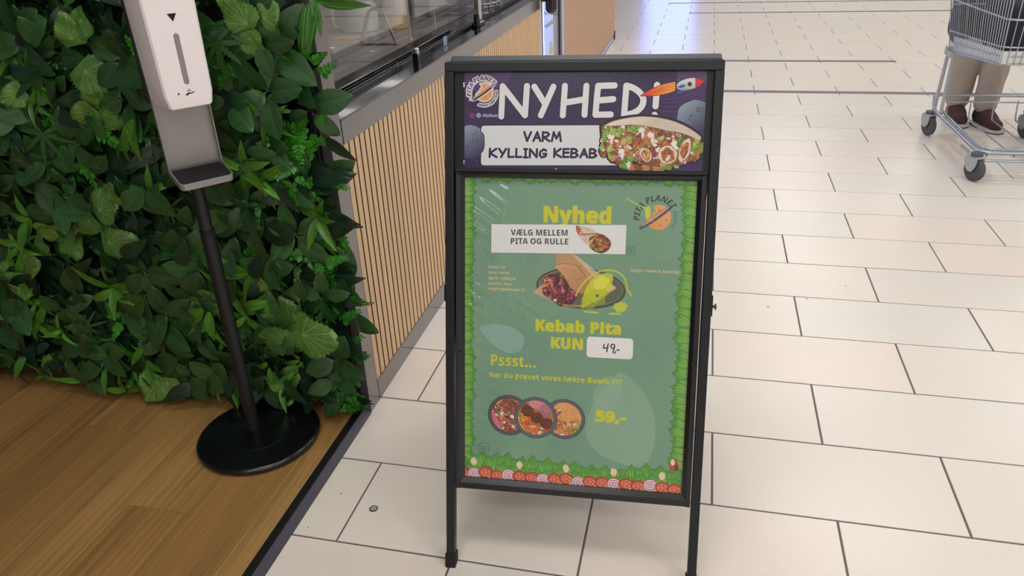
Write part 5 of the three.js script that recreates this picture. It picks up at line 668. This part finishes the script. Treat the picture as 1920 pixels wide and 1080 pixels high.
{ // local frame: +z towards the viewer, +x to the viewer's right
  const hipL = V(-0.07, 0.93, -0.08), hipR = V(0.09, 0.93, -0.08), kneeL = V(-0.06, 0.5, -0.02), kneeR = V(0.085, 0.5, 0.03), ankL = V(-0.068, 0.09, -0.05), ankR = V(0.06, 0.085, 0.08);
  const skin = std({ color: hex('#c79a80'), roughness: 0.6 });
  const neck = V(0.01, 1.44, -0.06), chest = V(0.01, 1.25, -0.09), head = V(0.01, 1.6, -0.03), shL = V(-0.17, 1.38, -0.08), shR = V(0.19, 1.38, -0.08), elL = V(-0.23, 1.14, -0.02), elR = V(0.25, 1.14, -0.02), wrL = V(-0.2, 1.05, 0.16), wrR = V(0.2, 1.05, 0.16);
  const handBones = (w, s) => { const o = [[w, w.clone().add(V(0, -0.005, 0.05)), 0.026, 0.03, 1.2, 1]]; const k = w.clone().add(V(0, -0.002, 0.07)); [-0.03, -0.01, 0.01, 0.03].forEach((dx, i) => { const a = k.clone().add(V(dx, 0, 0)), b = a.clone().add(V(0, 0.004, 0.028 + (i % 3 ? 0.004 : 0))), c = b.clone().add(V(0, -0.03, 0.008)); o.push([a, b, 0.0092, 0.0088], [b, c, 0.0088, 0.0075]); }); const th = w.clone().add(V(-s * 0.03, -0.006, 0.035)); o.push([th, th.clone().add(V(-s * 0.016, -0.018, 0.026)), 0.0105, 0.009]); return o; };
  const bodyMesh = part(man, 'body', field([[hipL, kneeL, 0.075, 0.05], [kneeL, ankL, 0.048, 0.036], [hipR, kneeR, 0.075, 0.05], [kneeR, ankR, 0.048, 0.036], [V(0.01, 0.97, -0.08), chest, 0.12, 0.13, 1.15, 0.85], [shL, shR, 0.065, 0.065], [chest, neck, 0.1, 0.055], [neck, V(0.01, 1.53, -0.045), 0.052, 0.055], [head.clone().add(V(0, 0.03, -0.015)), head.clone().add(V(0, -0.05, 0.012)), 0.092, 0.066, 0.88, 1.05], [head.clone().add(V(0, -0.0, 0.07)), head.clone().add(V(0, -0.035, 0.092)), 0.011, 0.015], [head.clone().add(V(-0.084, 0.005, -0.015)), head.clone().add(V(-0.084, -0.035, -0.01)), 0.014, 0.009, 0.5, 1], [head.clone().add(V(0.084, 0.005, -0.015)), head.clone().add(V(0.084, -0.035, -0.01)), 0.014, 0.009, 0.5, 1], [shL, elL, 0.05, 0.04], [elL, wrL, 0.04, 0.028], [shR, elR, 0.05, 0.04], [elR, wrR, 0.04, 0.028], ...handBones(wrL, -1), ...handBones(wrR, 1)], 0.0118, 0.02), skin);
  for (const s of [-1, 1]) { part(bodyMesh, 'eye', new THREE.SphereGeometry(0.011, 14, 10).translate(head.x + s * 0.032, head.y + 0.008, head.z + 0.07), std({ color: hex('#26211d'), roughness: 0.2 })); part(bodyMesh, 'eyebrow', rod(V(head.x + s * 0.018, head.y + 0.03, head.z + 0.083), V(head.x + s * 0.05, head.y + 0.03, head.z + 0.07), 0.004), std({ color: hex('#5b5048'), roughness: 0.9 })); }
  part(bodyMesh, 'mouth', rod(V(head.x - 0.022, head.y - 0.062, head.z + 0.078), V(head.x + 0.022, head.y - 0.062, head.z + 0.078), 0.0045), std({ color: hex('#9a5c50'), roughness: 0.6 }));
  part(man, 'hair', field([[head.clone().add(V(0, 0.065, -0.035)), head.clone().add(V(0, 0.0, -0.065)), 0.086, 0.07, 0.95, 1]], 0.006, 0.02), std({ color: hex('#6c625a'), roughness: 0.9 }));
  const cloth = pixelTex(128, 128, (u, v) => { const k = 1 + 0.05 * loopNoise(u, v, 40, 40, 2) + 0.04 * loopNoise(u, v, 5, 5, 6); return [178 * k, 166 * k, 152 * k]; }, true, [1, 1]);
  const folds = (g, amp) => { const p = g.attributes.position, n = g.attributes.normal; for (let i = 0; i < p.count; i++) { const y = p.getY(i), k = amp * (noise.noise(p.getX(i) * 14, y * 7, p.getZ(i) * 14) + 0.6 * noise.noise(p.getX(i) * 30, y * 18, p.getZ(i) * 30)); p.setXYZ(i, p.getX(i) + n.getX(i) * k, y, p.getZ(i) + n.getZ(i) * k); } g.deleteAttribute('normal'); g.computeVertexNormals(); return g; };
  part(man, 'trousers', folds(field([[hipL, kneeL, 0.1, 0.082], [kneeL, V(-0.065, 0.135, -0.05), 0.08, 0.066], [hipR, kneeR, 0.1, 0.082], [kneeR, V(0.062, 0.14, 0.075), 0.08, 0.068], [V(-0.04, 0.96, -0.08), V(0.06, 0.96, -0.08), 0.12, 0.12]], 0.0085, 0.03), 0.006), std({ map: cloth, color: hex('#ffffff'), roughness: 0.85 }), 'khaki trousers');
  part(man, 'jacket', folds(field([[V(0.01, 0.58, -0.06), V(0.01, 1.1, -0.08), 0.17, 0.155, 1.25, 0.85], [V(0.01, 1.1, -0.08), chest, 0.155, 0.15, 1.2, 0.9], [shL, shR, 0.085, 0.085], [chest, V(0.01, 1.4, -0.07), 0.13, 0.075], [shL, elL, 0.07, 0.058], [elL, wrL, 0.056, 0.04], [shR, elR, 0.07, 0.058], [elR, wrR, 0.056, 0.04]], 0.012, 0.04), 0.006), std({ color: hex('#2e2d2b'), roughness: 0.85 }), 'long dark coat');
  const shoe = (an, toe, name) => { // sneaker: upper, sole and laces
    const d = toe.clone().sub(an).setY(0).normalize(), s = V(-d.z, 0, d.x), at3 = (f, w, y) => V(an.x, 0, an.z).addScaledVector(d, f).addScaledVector(s, w).setY(y);
    const up = part(man, name, field([[at3(-0.035, 0, 0.055), at3(0.06, 0, 0.055), 0.042, 0.043], [at3(0.06, 0, 0.055), at3(0.155, 0.004, 0.045), 0.044, 0.036, 1.08, 1.08], [at3(-0.03, 0, 0.085), at3(0.012, 0, 0.092), 0.038, 0.042], [at3(0.02, 0, 0.1), at3(0.09, 0, 0.07), 0.03, 0.03]], 0.005, 0.025), std({ color: hex('#4a2a2c'), roughness: 0.7 }), 'maroon sneaker');
    const o = new THREE.Shape(); [[-0.08, 0], [-0.075, 0.03], [-0.03, 0.042], [0.06, 0.042], [0.13, 0.05], [0.18, 0.04], [0.2, 0.008], [0.19, -0.025], [0.15, -0.046], [0.06, -0.042], [-0.03, -0.04], [-0.075, -0.03]].forEach((p, i) => o[i ? 'lineTo' : 'moveTo'](p[0], p[1]));
    const g = new THREE.ExtrudeGeometry(o, { depth: 0.016, bevelEnabled: true, bevelSize: 0.003, bevelThickness: 0.003, bevelSegments: 2 }); g.applyMatrix4(new THREE.Matrix4().makeBasis(d, s.clone().negate(), V(0, 1, 0)).setPosition(an.x, 0.004, an.z)); const sole = part(up, 'sole', g, std({ color: hex('#cfc9c8'), roughness: 0.6 }));
    part(up, 'outsole', g.clone().scale(1, 0.35, 1), std({ color: hex('#2a2024'), roughness: 0.8 })); for (let i = 0; i < 4; i++) part(up, 'lace', rod(at3(0.045 + i * 0.02, -0.024, 0.112 - i * 0.009), at3(0.05 + i * 0.02, 0.024, 0.112 - i * 0.009), 0.003, 6), std({ color: hex('#5d4f78'), roughness: 0.8 })); };
  shoe(ankL, V(-0.065, 0, 0.1), 'shoe'); shoe(ankR, V(0.1, 0, 0.25), 'shoe'); }

renderer.render(scene, camera);
